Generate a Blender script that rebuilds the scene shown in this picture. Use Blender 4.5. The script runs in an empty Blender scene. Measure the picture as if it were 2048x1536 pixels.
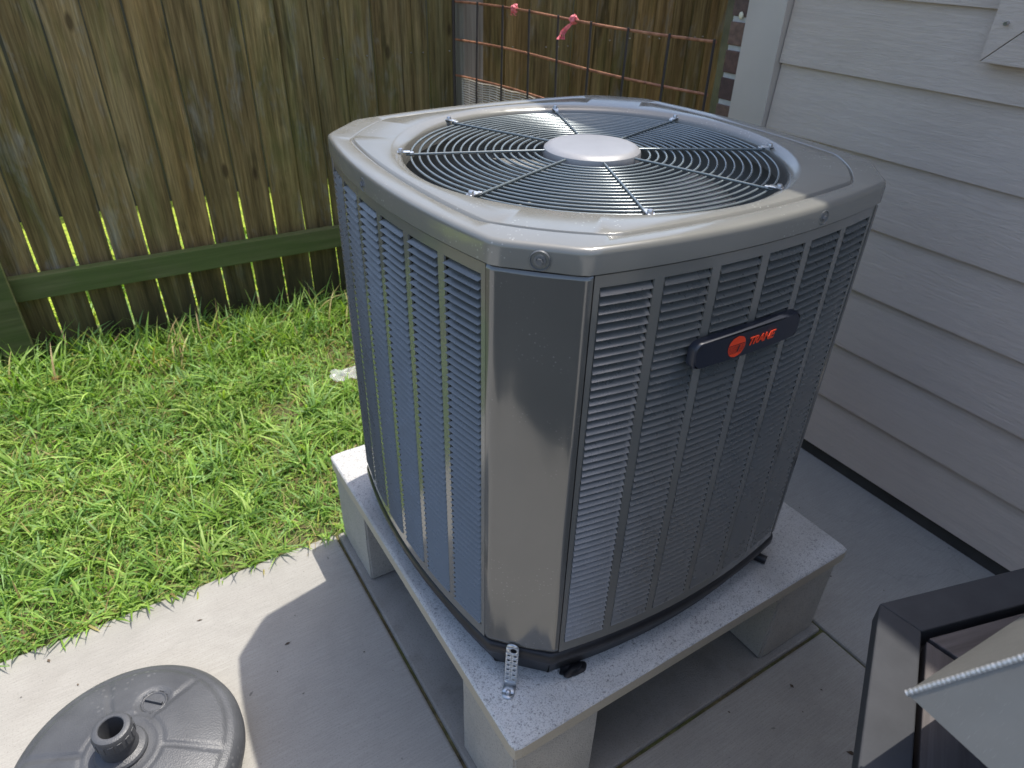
import bpy, bmesh, math, random
import numpy as np
from mathutils import Matrix, Vector, noise as mnoise

random.seed(7); rng = np.random.default_rng(11)
R = math.radians
scene = bpy.context.scene
COL = scene.collection

# ------------------------------------------------------------------ camera
RC = [[0.8485749963946562, -0.5285455494312983, 0.02366596015749875],
      [-0.2725270093421008, -0.4750042512324957, -0.8367197801475155],
      [0.45348594760241445, 0.703569871077083, -0.5471196686646507]]
CP = (-0.3551, -0.5113, 1.4070)
cam_d = bpy.data.cameras.new('camera'); cam = bpy.data.objects.new('camera', cam_d); COL.objects.link(cam)
m = Matrix.Identity(4)
for i in range(3):
    m[i][0] = RC[0][i]; m[i][1] = -RC[1][i]; m[i][2] = -RC[2][i]; m[i][3] = CP[i]
cam.matrix_world = m
cam_d.sensor_width = 36.0; cam_d.lens = 1382.86 / 2048 * 36.0
cam_d.clip_start = 0.02; cam_d.clip_end = 3000
cam_d.dof.use_dof = True; cam_d.dof.focus_distance = 1.15; cam_d.dof.aperture_fstop = 7.0
scene.camera = cam

# ------------------------------------------------------------------ sky, sun, exposure
SUN = Vector((0.34, 0.065, 1.0)).normalized()
world = bpy.data.worlds.new('World'); scene.world = world; world.use_nodes = True
wn = world.node_tree.nodes; wl = world.node_tree.links
sky = wn.new('ShaderNodeTexSky'); sky.sky_type = 'NISHITA'; sky.sun_disc = False
sky.sun_elevation = math.asin(SUN.z); sky.sun_rotation = math.atan2(SUN.x, SUN.y)
sky.air_density = 1.0; sky.dust_density = 2.6; sky.ozone_density = 1.0
bg = wn['Background']; bg.inputs['Strength'].default_value = 0.15
wl.new(sky.outputs[0], bg.inputs['Color'])
sun_d = bpy.data.lights.new('sun', 'SUN'); sun_d.energy = 2.75; sun_d.angle = R(0.53); sun_d.color = (1.0, 0.95, 0.865)
sun = bpy.data.objects.new('sun', sun_d); COL.objects.link(sun)
sun.rotation_euler = SUN.to_track_quat('Z', 'Y').to_euler(); sun.location = (1, 0, 6)
vs = scene.view_settings
vs.view_transform = 'Standard'; vs.look = 'None'; vs.gamma = 1.0; vs.use_curve_mapping = False
vs.exposure = 0.86
scene.cycles.max_bounces = 8; scene.cycles.diffuse_bounces = 4; scene.cycles.glossy_bounces = 4
scene.cycles.transparent_max_bounces = 8; scene.cycles.sample_clamp_indirect = 6.0

# ------------------------------------------------------------------ materials
class NT:
    def __init__(s, name):
        s.m = bpy.data.materials.new(name); s.m.use_nodes = True
        s.n = s.m.node_tree.nodes; s.l = s.m.node_tree.links
        s.b = s.n['Principled BSDF']
    def node(s, t, **kw):
        nd = s.n.new(t)
        for k, v in kw.items(): setattr(nd, k, v)
        return nd
    def set(s, nd, name, v):
        if hasattr(v, 'is_output') or isinstance(v, bpy.types.NodeSocket): s.l.new(v, nd.inputs[name])
        else: nd.inputs[name].default_value = v
    def coord(s, scale=(1, 1, 1), rnd=0.0, kind='Object', rot=(0, 0, 0)):
        tc = s.node('ShaderNodeTexCoord'); mp = s.node('ShaderNodeMapping')
        s.l.new(tc.outputs[kind], mp.inputs['Vector'])
        mp.inputs['Scale'].default_value = scale; mp.inputs['Rotation'].default_value = rot
        if rnd:
            oi = s.node('ShaderNodeObjectInfo'); cm = s.node('ShaderNodeCombineXYZ')
            for i, f in enumerate((1.0, 2.7, 5.3)):
                mu = s.node('ShaderNodeMath', operation='MULTIPLY'); s.l.new(oi.outputs['Random'], mu.inputs[0]); mu.inputs[1].default_value = f * rnd
                s.l.new(mu.outputs[0], cm.inputs[i])
            s.l.new(cm.outputs[0], mp.inputs['Location'])
        return mp.outputs[0]
    def noise(s, vec, scale=5, detail=4, rough=0.55, dist=0.0):
        nd = s.node('ShaderNodeTexNoise'); s.l.new(vec, nd.inputs['Vector'])
        nd.inputs['Scale'].default_value = scale; nd.inputs['Detail'].default_value = detail
        nd.inputs['Roughness'].default_value = rough; nd.inputs['Distortion'].default_value = dist
        return nd.outputs['Fac']
    def voro(s, vec, scale=50, feature='F1', rand=1.0):
        nd = s.node('ShaderNodeTexVoronoi', feature=feature); s.l.new(vec, nd.inputs['Vector'])
        nd.inputs['Scale'].default_value = scale; nd.inputs['Randomness'].default_value = rand
        return nd
    def ramp(s, fac, stops):
        nd = s.node('ShaderNodeValToRGB'); s.l.new(fac, nd.inputs[0]); e = nd.color_ramp.elements
        while len(e) < len(stops): e.new(0.5)
        for el, (p, c) in zip(e, stops):
            el.position = p; el.color = (*c, 1) if not isinstance(c, (int, float)) else (c, c, c, 1)
        return nd.outputs[0]
    def mix(s, fac, a, b, mode='MIX'):
        nd = s.node('ShaderNodeMix', data_type='RGBA', blend_type=mode)
        for sock, v in ((nd.inputs[0], fac), (nd.inputs[6], a), (nd.inputs[7], b)):
            if isinstance(v, bpy.types.NodeSocket): s.l.new(v, sock)
            elif isinstance(v, (int, float)): sock.default_value = v if sock.type == 'VALUE' else (v, v, v, 1)
            else: sock.default_value = (*v, 1)
        return nd.outputs[2]
    def bump(s, h, strength=0.3, dist=0.01, prev=None):
        nd = s.node('ShaderNodeBump'); s.l.new(h, nd.inputs['Height'])
        nd.inputs['Strength'].default_value = strength; nd.inputs['Distance'].default_value = dist
        if prev is not None: s.l.new(prev, nd.inputs['Normal'])
        s.l.new(nd.outputs[0], s.b.inputs['Normal']); return nd.outputs[0]
    def base(s, v): s.set(s.b, 'Base Color', v if isinstance(v, bpy.types.NodeSocket) else (*v, 1))
    def rough(s, v): s.set(s.b, 'Roughness', v)

def simple(name, col, rough=0.5, metal=0.0, var=0.12, scale=20, bump=0.0, spec=0.5):
    t = NT(name); v = t.coord()
    n = t.noise(v, scale, 4)
    t.base(t.ramp(n, [(0.3, tuple(c * (1 - var) for c in col)), (0.7, tuple(min(1, c * (1 + var)) for c in col))]))
    t.rough(rough); t.b.inputs['Metallic'].default_value = metal; t.b.inputs['Specular IOR Level'].default_value = spec
    if bump: t.bump(t.noise(v, scale * 8, 3), bump, 0.002)
    return t.m

def mat_paint(name, col, rough, specks=0.0, coat=0.0, metal=0.0, wave=0.02, ior=1.5):
    t = NT(name); v = t.coord()
    big = t.noise(v, 6, 3)
    c = t.ramp(big, [(0.3, tuple(x * 0.95 for x in col)), (0.7, tuple(x * 1.05 for x in col))])
    if specks:
        vo = t.voro(v, 140); msk = t.noise(v, 9, 2)
        sp = t.ramp(vo.outputs['Distance'], [(0.0, 1.0), (0.14, 1.0), (0.20, 0.0)])
        zone = t.ramp(msk, [(0.52, 0.0), (0.62, specks)])
        f = t.mix(1.0, sp, zone, 'MULTIPLY')
        c = t.mix(f, c, (0.72, 0.72, 0.68))
    t.base(c)
    rr = t.noise(v, 35, 3)
    t.rough(t.ramp(rr, [(0.3, rough * 0.85), (0.7, rough * 1.25)]))
    t.b.inputs['Coat Weight'].default_value = coat; t.b.inputs['Coat Roughness'].default_value = 0.06
    t.b.inputs['Metallic'].default_value = metal; t.b.inputs['IOR'].default_value = ior
    t.bump(t.noise(v, 9, 2), wave, 0.01)
    return t.m

M = {}
UNIT = (0.215, 0.212, 0.192)
M['cap'] = mat_paint('cap_paint', (0.190, 0.187, 0.168), 0.20, 0.25, 0.1, 0.0, 0.015, 1.75)
M['paint'] = mat_paint('cabinet_paint', (0.165, 0.162, 0.148), 0.15, 0.0, 0.1, 0.0, 0.02, 2.1)
M['post'] = mat_paint('post_paint', (0.105, 0.103, 0.095), 0.11, 0.12, 0.1, 0.0, 0.06, 1.95)
M['slat'] = mat_paint('louver_paint', (0.110, 0.115, 0.112), 0.28, 0.0, 0.0, 0.0, 0.0, 2.0)
M['black'] = simple('black_plastic', (0.018, 0.018, 0.021), 0.45, 0, 0.2, 30, 0.1)
M['coil'] = simple('coil_black', (0.012, 0.012, 0.013), 0.8)
M['liner'] = simple('inner_liner', (0.33, 0.33, 0.31), 0.45)
M['wire'] = simple('grille_wire', (0.165, 0.195, 0.205), 0.25, 0.3, 0.1, 30, 0, 0.8)
M['hub'] = simple('hub_disc', (0.30, 0.30, 0.31), 0.42, 0.2, 0.08, 14)
M['screw'] = simple('zinc_screw', (0.55, 0.55, 0.57), 0.3, 0.9)
M['screw_dark'] = simple('painted_screw', (0.16, 0.165, 0.17), 0.3, 0.2)
M['badge'] = simple('badge_navy', (0.020, 0.024, 0.036), 0.35, 0, 0.1, 12)
M['orange'] = simple('badge_orange', (0.86, 0.065, 0.018), 0.45, 0, 0.04, 12)
M['fanblack'] = simple('fan_blade', (0.36, 0.355, 0.33), 0.45)
M['zinc'] = None

def mat_zinc():
    t = NT('galvanised_steel'); v = t.coord()
    vo = t.voro(v, 160); n = t.noise(v, 60, 3)
    t.base(t.mix(n, (0.50, 0.53, 0.56), (0.72, 0.75, 0.78)))
    t.b.inputs['Metallic'].default_value = 0.85
    t.rough(t.ramp(vo.outputs['Distance'], [(0.0, 0.25), (0.8, 0.5)]))
    return t.m
M['zinc'] = mat_zinc()

def mat_concrete(name, c1, c2, speck=0.3, broom=None, stain=0.25, bump=0.25, dirt=(0.20, 0.18, 0.15)):
    t = NT(name); v = t.coord(kind='Object')
    big = t.noise(v, 1.7, 5, 0.6); mid = t.noise(v, 9, 5, 0.65); fine = t.noise(v, 260, 3, 0.7)
    c = t.mix(t.ramp(big, [(0.3, 0.0), (0.7, 1.0)]), tuple(x * 0.93 for x in c1), tuple(x * 1.05 for x in c2))
    c = t.mix(t.ramp(t.noise(v, 3.6, 6, 0.7, 0.6), [(0.50, 0.0), (0.72, 0.30)]), c, tuple(x * 0.62 for x in c1))
    c = t.mix(t.ramp(mid, [(0.52, 0.0), (0.75, stain)]), c, dirt)
    c = t.mix(t.ramp(fine, [(0.30, speck), (0.48, 0.0)]), c, tuple(x * 0.45 for x in c1))
    h = fine
    if broom is not None:
        vb = t.coord(scale=broom); nb = t.noise(vb, 1.0, 3, 0.6)
        c = t.mix(t.ramp(nb, [(0.42, 0.22), (0.6, 0.0)]), c, tuple(x * 0.55 for x in c1))
        h = t.mix(0.5, fine, nb)
    sp = t.noise(v, 37, 2, 0.5)
    c = t.mix(t.ramp(sp, [(0.74, 0.0), (0.77, 0.6)]), c, tuple(x * 0.25 for x in c1))
    wv = t.node('ShaderNodeVectorMath', operation='ADD'); nz = t.node('ShaderNodeTexNoise'); t.l.new(v, nz.inputs['Vector']); nz.inputs['Scale'].default_value = 6; nz.inputs['Detail'].default_value = 5
    t.l.new(v, wv.inputs[0]); sc_ = t.node('ShaderNodeVectorMath', operation='SCALE'); t.l.new(nz.outputs['Color'], sc_.inputs[0]); sc_.inputs['Scale'].default_value = 0.22; t.l.new(sc_.outputs[0], wv.inputs[1])
    ck = t.voro(wv.outputs[0], 1.15, 'DISTANCE_TO_EDGE')
    zone = t.ramp(t.noise(v, 1.1, 2), [(0.50, 0.0), (0.60, 0.18)])
    ckm = t.mix(1.0, t.ramp(ck.outputs['Distance'], [(0.0, 1.0), (0.0035, 0.0)]), zone, 'MULTIPLY')
    c = t.mix(ckm, c, tuple(x * 0.3 for x in c1))
    pores = t.voro(v, 95); c = t.mix(t.ramp(pores.outputs['Distance'], [(0.05, 0.5), (0.12, 0.0)]), c, tuple(x * 0.4 for x in c1))
    t.base(c); t.rough(0.88); t.b.inputs['Specular IOR Level'].default_value = 0.25
    t.bump(h, bump, 0.003)
    return t.m
M['patio'] = mat_concrete('patio_concrete', (0.345, 0.330, 0.300), (0.40, 0.385, 0.352), 0.35, (14, 420, 1), 0.18, 0.22)
M['pad'] = mat_concrete('pad_concrete_stained', (0.23, 0.215, 0.19), (0.38, 0.365, 0.34), 0.45, None, 0.65, 0.35, (0.15, 0.14, 0.125))
M['block'] = mat_concrete('block_concrete', (0.44, 0.41, 0.365), (0.52, 0.49, 0.44), 0.6, None, 0.2, 0.8)

def mat_slab_top():
    t = NT('slab_top_rough'); v = t.coord()
    fine = t.noise(v, 330, 3, 0.75); mid = t.noise(v, 150, 4, 0.7); big = t.noise(v, 5, 4, 0.6)
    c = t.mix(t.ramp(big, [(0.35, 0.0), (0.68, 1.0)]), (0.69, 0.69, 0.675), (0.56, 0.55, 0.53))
    c = t.mix(t.ramp(mid, [(0.32, 0.8), (0.44, 0.0)]), c, (0.20, 0.20, 0.20))
    c = t.mix(t.ramp(fine, [(0.36, 0.7), (0.47, 0.0)]), c, (0.22, 0.22, 0.22))
    st = t.noise(v, 2.6, 3, 0.5)
    c = t.mix(t.ramp(st, [(0.60, 0.0), (0.72, 0.4)]), c, (0.34, 0.32, 0.28))
    t.base(c); t.rough(0.92); t.b.inputs['Specular IOR Level'].default_value = 0.2
    t.bump(t.mix(0.5, fine, mid), 0.9, 0.004)
    return t.m
M['slabtop'] = mat_slab_top()
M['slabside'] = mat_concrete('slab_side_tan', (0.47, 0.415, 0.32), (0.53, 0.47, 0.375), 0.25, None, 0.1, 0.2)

def mat_fence():
    t = NT('weathered_fence_wood')
    v = t.coord(scale=(26, 26, 1.3), rnd=40); vb = t.coord(scale=(9, 9, 2.2), rnd=40)
    ring = t.coord(scale=(60, 60, 1.0), rnd=40)
    g = t.noise(v, 1.0, 6, 0.65, 0.4); b = t.noise(vb, 1.0, 5, 0.65, 0.6); f = t.noise(ring, 1.0, 4, 0.6, 0.8)
    oi = t.node('ShaderNodeObjectInfo')
    c = t.ramp(g, [(0.25, (0.085, 0.062, 0.036)), (0.45, (0.24, 0.180, 0.098)), (0.62, (0.34, 0.270, 0.160)), (0.8, (0.46, 0.41, 0.31))])
    warm = t.ramp(oi.outputs['Random'], [(0.0, (1.12, 0.99, 0.76)), (0.25, (0.80, 0.77, 0.62)), (0.5, (1.05, 0.98, 0.82)), (0.75, (0.72, 0.74, 0.60)), (1.0, (1.22, 1.14, 0.86))])
    c = t.mix(1.0, c, warm, 'MULTIPLY')
    c = t.mix(t.ramp(b, [(0.50, 0.0), (0.70, 0.6)]), c, (0.12, 0.135, 0.045))
    gr = t.noise(t.coord(scale=(14, 14, 3.5), rnd=80), 1.0, 5, 0.7, 0.5)
    c = t.mix(t.ramp(gr, [(0.55, 0.0), (0.72, 0.65)]), c, (0.30, 0.30, 0.27))
    dk = t.noise(t.coord(scale=(12, 12, 2.0), rnd=60), 1.0, 5, 0.7, 0.4)
    c = t.mix(t.ramp(dk, [(0.56, 0.0), (0.72, 0.7)]), c, (0.022, 0.024, 0.014))
    c = t.mix(0.8, c, t.ramp(f, [(0.3, (0.55, 0.55, 0.52)), (0.5, (1, 1, 1)), (0.7, (1.35, 1.3, 1.2))]), 'MULTIPLY')
    fn = t.noise(t.coord(scale=(240, 240, 9), rnd=40), 1.0, 3, 0.6)
    c = t.mix(0.8, c, t.ramp(fn, [(0.35, (0.6, 0.6, 0.58)), (0.55, (1, 1, 1)), (0.75, (1.35, 1.32, 1.25))]), 'MULTIPLY')
    # knots
    vo = t.voro(t.coord(scale=(7, 7, 2.6), rnd=50), 1.0)
    c = t.mix(t.ramp(vo.outputs['Distance'], [(0.045, 0.7), (0.09, 0.0)]), c, (0.035, 0.022, 0.013))
    # damp stain creeping up from soil
    tc = t.node('ShaderNodeTexCoord'); sx = t.node('ShaderNodeSeparateXYZ'); t.l.new(tc.outputs['Object'], sx.inputs[0])
    ad = t.node('ShaderNodeMath', operation='MULTIPLY_ADD'); t.l.new(b, ad.inputs[0]); ad.inputs[1].default_value = 0.5; t.l.new(sx.outputs[2], ad.inputs[2])
    c = t.mix(t.ramp(ad.outputs[0], [(0.33, 0.8), (0.62, 0.0)]), c, (0.040, 0.038, 0.024))
    t.base(c); t.rough(0.9); t.b.inputs['Specular IOR Level'].default_value = 0.15
    t.bump(t.mix(0.5, g, f), 0.7, 0.006)
    return t.m
M['fence'] = mat_fence()
def mat_wood(name, a, b, green=0.0):
    t = NT(name)
    v = t.coord(scale=(1.6, 40, 40), rnd=30); g = t.noise(v, 1.0, 6, 0.65, 0.3)
    c = t.ramp(g, [(0.3, a), (0.7, b)])
    if green:
        n = t.noise(t.coord(scale=(4, 8, 8), rnd=20), 1.0, 5)
        c = t.mix(t.ramp(n, [(0.3, 0.0), (0.6, green)]), c, (0.085, 0.125, 0.034))
    t.base(c); t.rough(0.88); t.b.inputs['Specular IOR Level'].default_value = 0.2; t.bump(g, 0.5, 0.004)
    return t.m
M['rail'] = mat_wood('mossy_rail_wood', (0.085, 0.095, 0.040), (0.18, 0.185, 0.09), 0.6)
M['postwood'] = mat_wood('grey_post_wood', (0.15, 0.125, 0.095), (0.34, 0.31, 0.27))
M['mosspost'] = mat_wood('mossy_post_wood', (0.06, 0.065, 0.026), (0.15, 0.14, 0.075), 0.5)

def mat_siding():
    t = NT('embossed_siding_paint')
    v = t.coord(scale=(30, 3.2, 62), rnd=60)
    w = t.noise(v, 1.0, 5, 0.55, 1.6); w2 = t.noise(t.coord(scale=(40, 6, 150), rnd=60), 1.0, 4, 0.6, 0.8)
    big = t.noise(t.coord(rnd=10), 2.2, 3)
    c = t.ramp(big, [(0.3, (0.60, 0.495, 0.415)), (0.7, (0.65, 0.545, 0.465))])
    c = t.mix(t.ramp(w, [(0.36, 0.10), (0.5, 0.0)]), c, (0.34, 0.30, 0.27))
    t.base(c); t.rough(0.55); t.b.inputs['Specular IOR Level'].default_value = 0.35
    fr = t.node('ShaderNodeMath', operation='FRACT'); mu = t.node('ShaderNodeMath', operation='MULTIPLY'); t.l.new(w, mu.inputs[0]); mu.inputs[1].default_value = 9.0
    t.l.new(mu.outputs[0], fr.inputs[0])
    tri = t.ramp(fr.outputs[0], [(0.0, 0.0), (0.35, 1.0), (0.8, 0.9), (1.0, 0.0)])
    t.bump(t.mix(0.45, tri, w2), 0.45, 0.004)
    return t.m
M['siding'] = mat_siding()
M['trim'] = mat_paint('trim_paint', (0.56, 0.49, 0.425), 0.5)
M['trimwood'] = mat_siding(); M['trimwood'].name = 'window_trim_paint'
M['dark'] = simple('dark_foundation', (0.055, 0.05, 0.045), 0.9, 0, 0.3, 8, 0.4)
M['soffit'] = simple('soffit_paint', (0.48, 0.46, 0.43), 0.6)
M['shingle'] = simple('roof_shingle', (0.10, 0.09, 0.085), 0.95, 0, 0.3, 40, 0.5)
M['mortar'] = simple('mortar', (0.52, 0.51, 0.48), 0.95, 0, 0.12, 60, 0.5)
M['glass'] = simple('window_glass', (0.03, 0.035, 0.04), 0.05)
def mat_brick():
    t = NT('brick'); oi = t.node('ShaderNodeObjectInfo'); v = t.coord(rnd=9)
    c = t.ramp(oi.outputs['Random'], [(0.0, (0.045, 0.038, 0.042)), (0.35, (0.15, 0.085, 0.065)), (0.65, (0.23, 0.14, 0.10)), (1.0, (0.085, 0.06, 0.055))])
    n = t.noise(v, 45, 5, 0.7); c = t.mix(t.ramp(n, [(0.35, 0.5), (0.6, 0.0)]), c, (0.05, 0.035, 0.03))
    t.base(c); t.rough(0.9); t.bump(n, 0.6, 0.004); return t.m
M['brick'] = mat_brick()
def mat_rust():
    t = NT('rusty_wire'); v = t.coord(); n = t.noise(v, 40, 4)
    t.base(t.ramp(n, [(0.3, (0.16, 0.06, 0.03)), (0.55, (0.36, 0.15, 0.075)), (0.8, (0.50, 0.24, 0.13))])); t.rough(0.75); return t.m
M['rust'] = mat_rust()
M['rustdark'] = simple('dark_wire', (0.045, 0.032, 0.028), 0.6)
M['pink'] = simple('pink_ribbon', (0.85, 0.20, 0.22), 0.6, 0, 0.2, 60)
M['meshwire'] = simple('pale_mesh_wire', (0.62, 0.58, 0.52), 0.5, 0.2)
def mat_umbrella():
    t = NT('umbrella_base_plastic'); v = t.coord(); n = t.voro(v, 330).outputs['Distance']; b = t.noise(v, 12, 4)
    c = t.ramp(b, [(0.3, (0.062, 0.065, 0.072)), (0.7, (0.092, 0.096, 0.104))])
    vo = t.voro(v, 75); zn = t.noise(v, 7, 2)
    f = t.mix(1.0, t.ramp(vo.outputs['Distance'], [(0.0, 1.0), (0.2, 1.0), (0.3, 0.0)]), t.ramp(zn, [(0.57, 0.0), (0.68, 0.20)]), 'MULTIPLY')
    c = t.mix(f, c, (0.36, 0.36, 0.36))
    t.base(c); t.rough(0.45); t.bump(n, 0.22, 0.0015); return t.m
M['umb'] = mat_umbrella()
def mat_alu():
    t = NT('scratched_aluminium'); v = t.coord(scale=(40, 40, 40)); n = t.noise(v, 1.0, 5, 0.7)
    s1 = t.noise(t.coord(scale=(60, 1500, 60), rot=(0, 0, 0.6)), 1.0, 2); b = t.noise(t.coord(), 6, 3)
    c = t.mix(t.ramp(b, [(0.3, 0.0), (0.7, 1.0)]), (0.145, 0.143, 0.134), (0.195, 0.192, 0.18))
    c = t.mix(t.ramp(s1, [(0.68, 0.0), (0.76, 0.3)]), c, (0.55, 0.55, 0.53))
    t.base(c); t.b.inputs['Metallic'].default_value = 0.25
    t.rough(t.ramp(n, [(0.3, 0.42), (0.7, 0.62)])); t.bump(s1, 0.12, 0.001); return t.m
M['alu'] = mat_alu()
M['weld'] = simple('weld_bead', (0.50, 0.50, 0.49), 0.42, 0.6, 0.1, 90)
M['tableframe'] = simple('table_frame_grey', (0.050, 0.052, 0.057), 0.75, 0, 0.10, 25, 0.1, 0.2)
def mat_plank():
    t = NT('table_plank'); g = t.noise(t.coord(scale=(90, 4, 10), rnd=3), 1.0, 5, 0.6, 0.4)
    t.base(t.ramp(g, [(0.3, (0.06, 0.050, 0.048)), (0.7, (0.12, 0.105, 0.104))])); t.rough(0.7); t.bump(g, 0.4, 0.002); return t.m
M['plank'] = mat_plank()
def mat_soil():
    t = NT('soil_thatch'); v = t.coord(); n = t.noise(v, 60, 5, 0.7); b = t.noise(v, 4, 4)
    c = t.ramp(n, [(0.3, (0.055, 0.045, 0.025)), (0.55, (0.14, 0.115, 0.055)), (0.75, (0.26, 0.21, 0.11))])
    c = t.mix(t.ramp(b, [(0.45, 0.0), (0.6, 0.5)]), c, (0.09, 0.13, 0.03))
    t.base(c); t.rough(0.95); t.bump(n, 0.8, 0.01); return t.m
M['soil'] = mat_soil()
def mat_grass():
    t = NT('grass_blade'); at = t.node('ShaderNodeAttribute', attribute_name='tint'); at.attribute_type = 'GEOMETRY'
    t.base(at.outputs['Color']); t.rough(0.5); t.b.inputs['Specular IOR Level'].default_value = 0.35
    tr = t.node('ShaderNodeBsdfTranslucent'); mu = t.mix(1.0, at.outputs['Color'], (1.25, 1.35, 0.5), 'MULTIPLY'); t.l.new(mu, tr.inputs['Color'])
    ms = t.node('ShaderNodeMixShader'); ms.inputs[0].default_value = 0.38
    t.l.new(t.b.outputs[0], ms.inputs[1]); t.l.new(tr.outputs[0], ms.inputs[2])
    t.l.new(ms.outputs[0], t.n['Material Output'].inputs['Surface']); return t.m
M['grass'] = mat_grass()
def mat_nlawn():
    t = NT('neighbour_grass'); n = t.noise(t.coord(), 50, 4, 0.7)
    t.base(t.ramp(n, [(0.35, (0.10, 0.16, 0.02)), (0.6, (0.46, 0.56, 0.06))])); t.rough(0.9); return t.m
M['nlawn'] = mat_nlawn()
M['film'] = None
def mat_film():
    t = NT('clear_plastic_film'); t.base((0.85, 0.87, 0.88)); t.rough(0.2)
    t.b.inputs['Alpha'].default_value = 0.2; return t.m
M['film'] = mat_film()
M['leaf'] = simple('dry_leaf', (0.42, 0.22, 0.10), 0.8, 0, 0.3, 50)
M['leaf_dark'] = simple('dark_leaf_crumb', (0.085, 0.06, 0.04), 0.9, 0, 0.4, 200)
M['shell'] = simple('pale_shell', (0.78, 0.72, 0.52), 0.5)

# ------------------------------------------------------------------ mesh helpers
class MB:
    def __init__(s): s.v = []; s.f = []; s.mi = []
    def add(s, vs, fs, mi=0):
        o = len(s.v); s.v.extend([tuple(v) for v in vs]); s.f.extend([tuple(i + o for i in f) for f in fs]); s.mi.extend([mi] * len(fs))
    def box(s, a, b, mi=0, mat=None):
        x0, y0, z0 = a; x1, y1, z1 = b
        vs = [(x0, y0, z0), (x1, y0, z0), (x1, y1, z0), (x0, y1, z0), (x0, y0, z1), (x1, y0, z1), (x1, y1, z1), (x0, y1, z1)]
        if mat is not None: vs = [mat @ Vector(v) for v in vs]
        s.add(vs, [(0, 3, 2, 1), (4, 5, 6, 7), (0, 1, 5, 4), (1, 2, 6, 5), (2, 3, 7, 6), (3, 0, 4, 7)], mi)
    def tube(s, pts, r, n=6, closed=False, caps=True):
        pts = [Vector(p) for p in pts]; N = len(pts); rings = []
        for i, p in enumerate(pts):
            if closed: d = pts[(i + 1) % N] - pts[i - 1]
            else: d = pts[min(i + 1, N - 1)] - pts[max(i - 1, 0)]
            d.normalize(); up = Vector((0, 0, 1)) if abs(d.z) < 0.95 else Vector((1, 0, 0))
            a = d.cross(up).normalized(); b = a.cross(d)
            rr = r[i] if isinstance(r, (list, tuple)) else r
            rings.append([p + (a * math.cos(2 * math.pi * k / n) + b * math.sin(2 * math.pi * k / n)) * rr for k in range(n)])
        vs = [v for ring in rings for v in ring]; fs = []
        for i in range(N if closed else N - 1):
            j = (i + 1) % N
            for k in range(n):
                k2 = (k + 1) % n; fs.append((i * n + k, j * n + k, j * n + k2, i * n + k2))
        if not closed and caps:
            fs.append(tuple(range(n))); fs.append(tuple((N - 1) * n + k for k in reversed(range(n))))
        s.add(vs, fs)
    def lathe(s, prof, n=48, c=(0, 0, 0), rad=None):
        vs = []; fs = []
        for (r, z) in prof:
            for k in range(n):
                a = 2 * math.pi * k / n; q = r if rad is None else r * rad(a, r, z)
                vs.append((c[0] + q * math.cos(a), c[1] + q * math.sin(a), c[2] + z))
        for i in range(len(prof) - 1):
            for k in range(n):
                k2 = (k + 1) % n; fs.append((i * n + k, i * n + k2, (i + 1) * n + k2, (i + 1) * n + k))
        s.add(vs, fs)
    def prism(s, poly, z0, z1):
        n = len(poly); vs = [(x, y, z0) for x, y in poly] + [(x, y, z1) for x, y in poly]
        s.add(vs, [tuple(reversed(range(n))), tuple(range(n, 2 * n))] + [(i, (i + 1) % n, n + (i + 1) % n, n + i) for i in range(n)])
    def mesh(s, name, mats, smooth=None):
        me = bpy.data.meshes.new(name); me.from_pydata(s.v, [], s.f); me.update()
        for mt in (mats if isinstance(mats, (list, tuple)) else [mats]): me.materials.append(mt)
        if any(s.mi): me.polygons.foreach_set('material_index', s.mi)
        bm = bmesh.new(); bm.from_mesh(me); bmesh.ops.recalc_face_normals(bm, faces=bm.faces); bm.to_mesh(me); bm.free()
        if smooth is not None:
            me.shade_smooth(); me.set_sharp_from_angle(angle=R(smooth))
        return me
    def build(s, name, mats, parent=None, smooth=None, bevel=0.0):
        return link(name, s.mesh(name, mats, smooth), parent, bevel)

def link(name, me, parent=None, bevel=0.0):
    o = bpy.data.objects.new(name, me); COL.objects.link(o)
    if parent is not None: o.parent = parent
    if bevel:
        b = o.modifiers.new('bevel', 'BEVEL'); b.width = bevel; b.segments = 2; b.limit_method = 'ANGLE'; b.angle_limit = R(40)
    return o
def thing(name, label, cat, loc=(0, 0, 0), rz=0.0, group=None):
    o = bpy.data.objects.new(name, None); COL.objects.link(o); o.location = loc; o.rotation_euler = (0, 0, rz)
    o.empty_display_size = 0.05
    return tag(o, label, cat, group)
def tag(o, label, cat, group=None):
    o['label'] = label; o['category'] = cat
    if group: o['group'] = group
    return o
def struct(o, label=None):
    o['kind'] = 'structure'
    if label: o['label'] = label
    return o
def box(name, a, b, mat, parent=None, bevel=0.0):
    # mesh is built round its own centre so that object coordinates stay small
    c = [(p + q) / 2 for p, q in zip(a, b)]
    mb = MB(); mb.box([p - q for p, q in zip(a, c)], [p - q for p, q in zip(b, c)])
    o = mb.build(name, mat, parent, None, bevel); o.location = c
    return o

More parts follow.
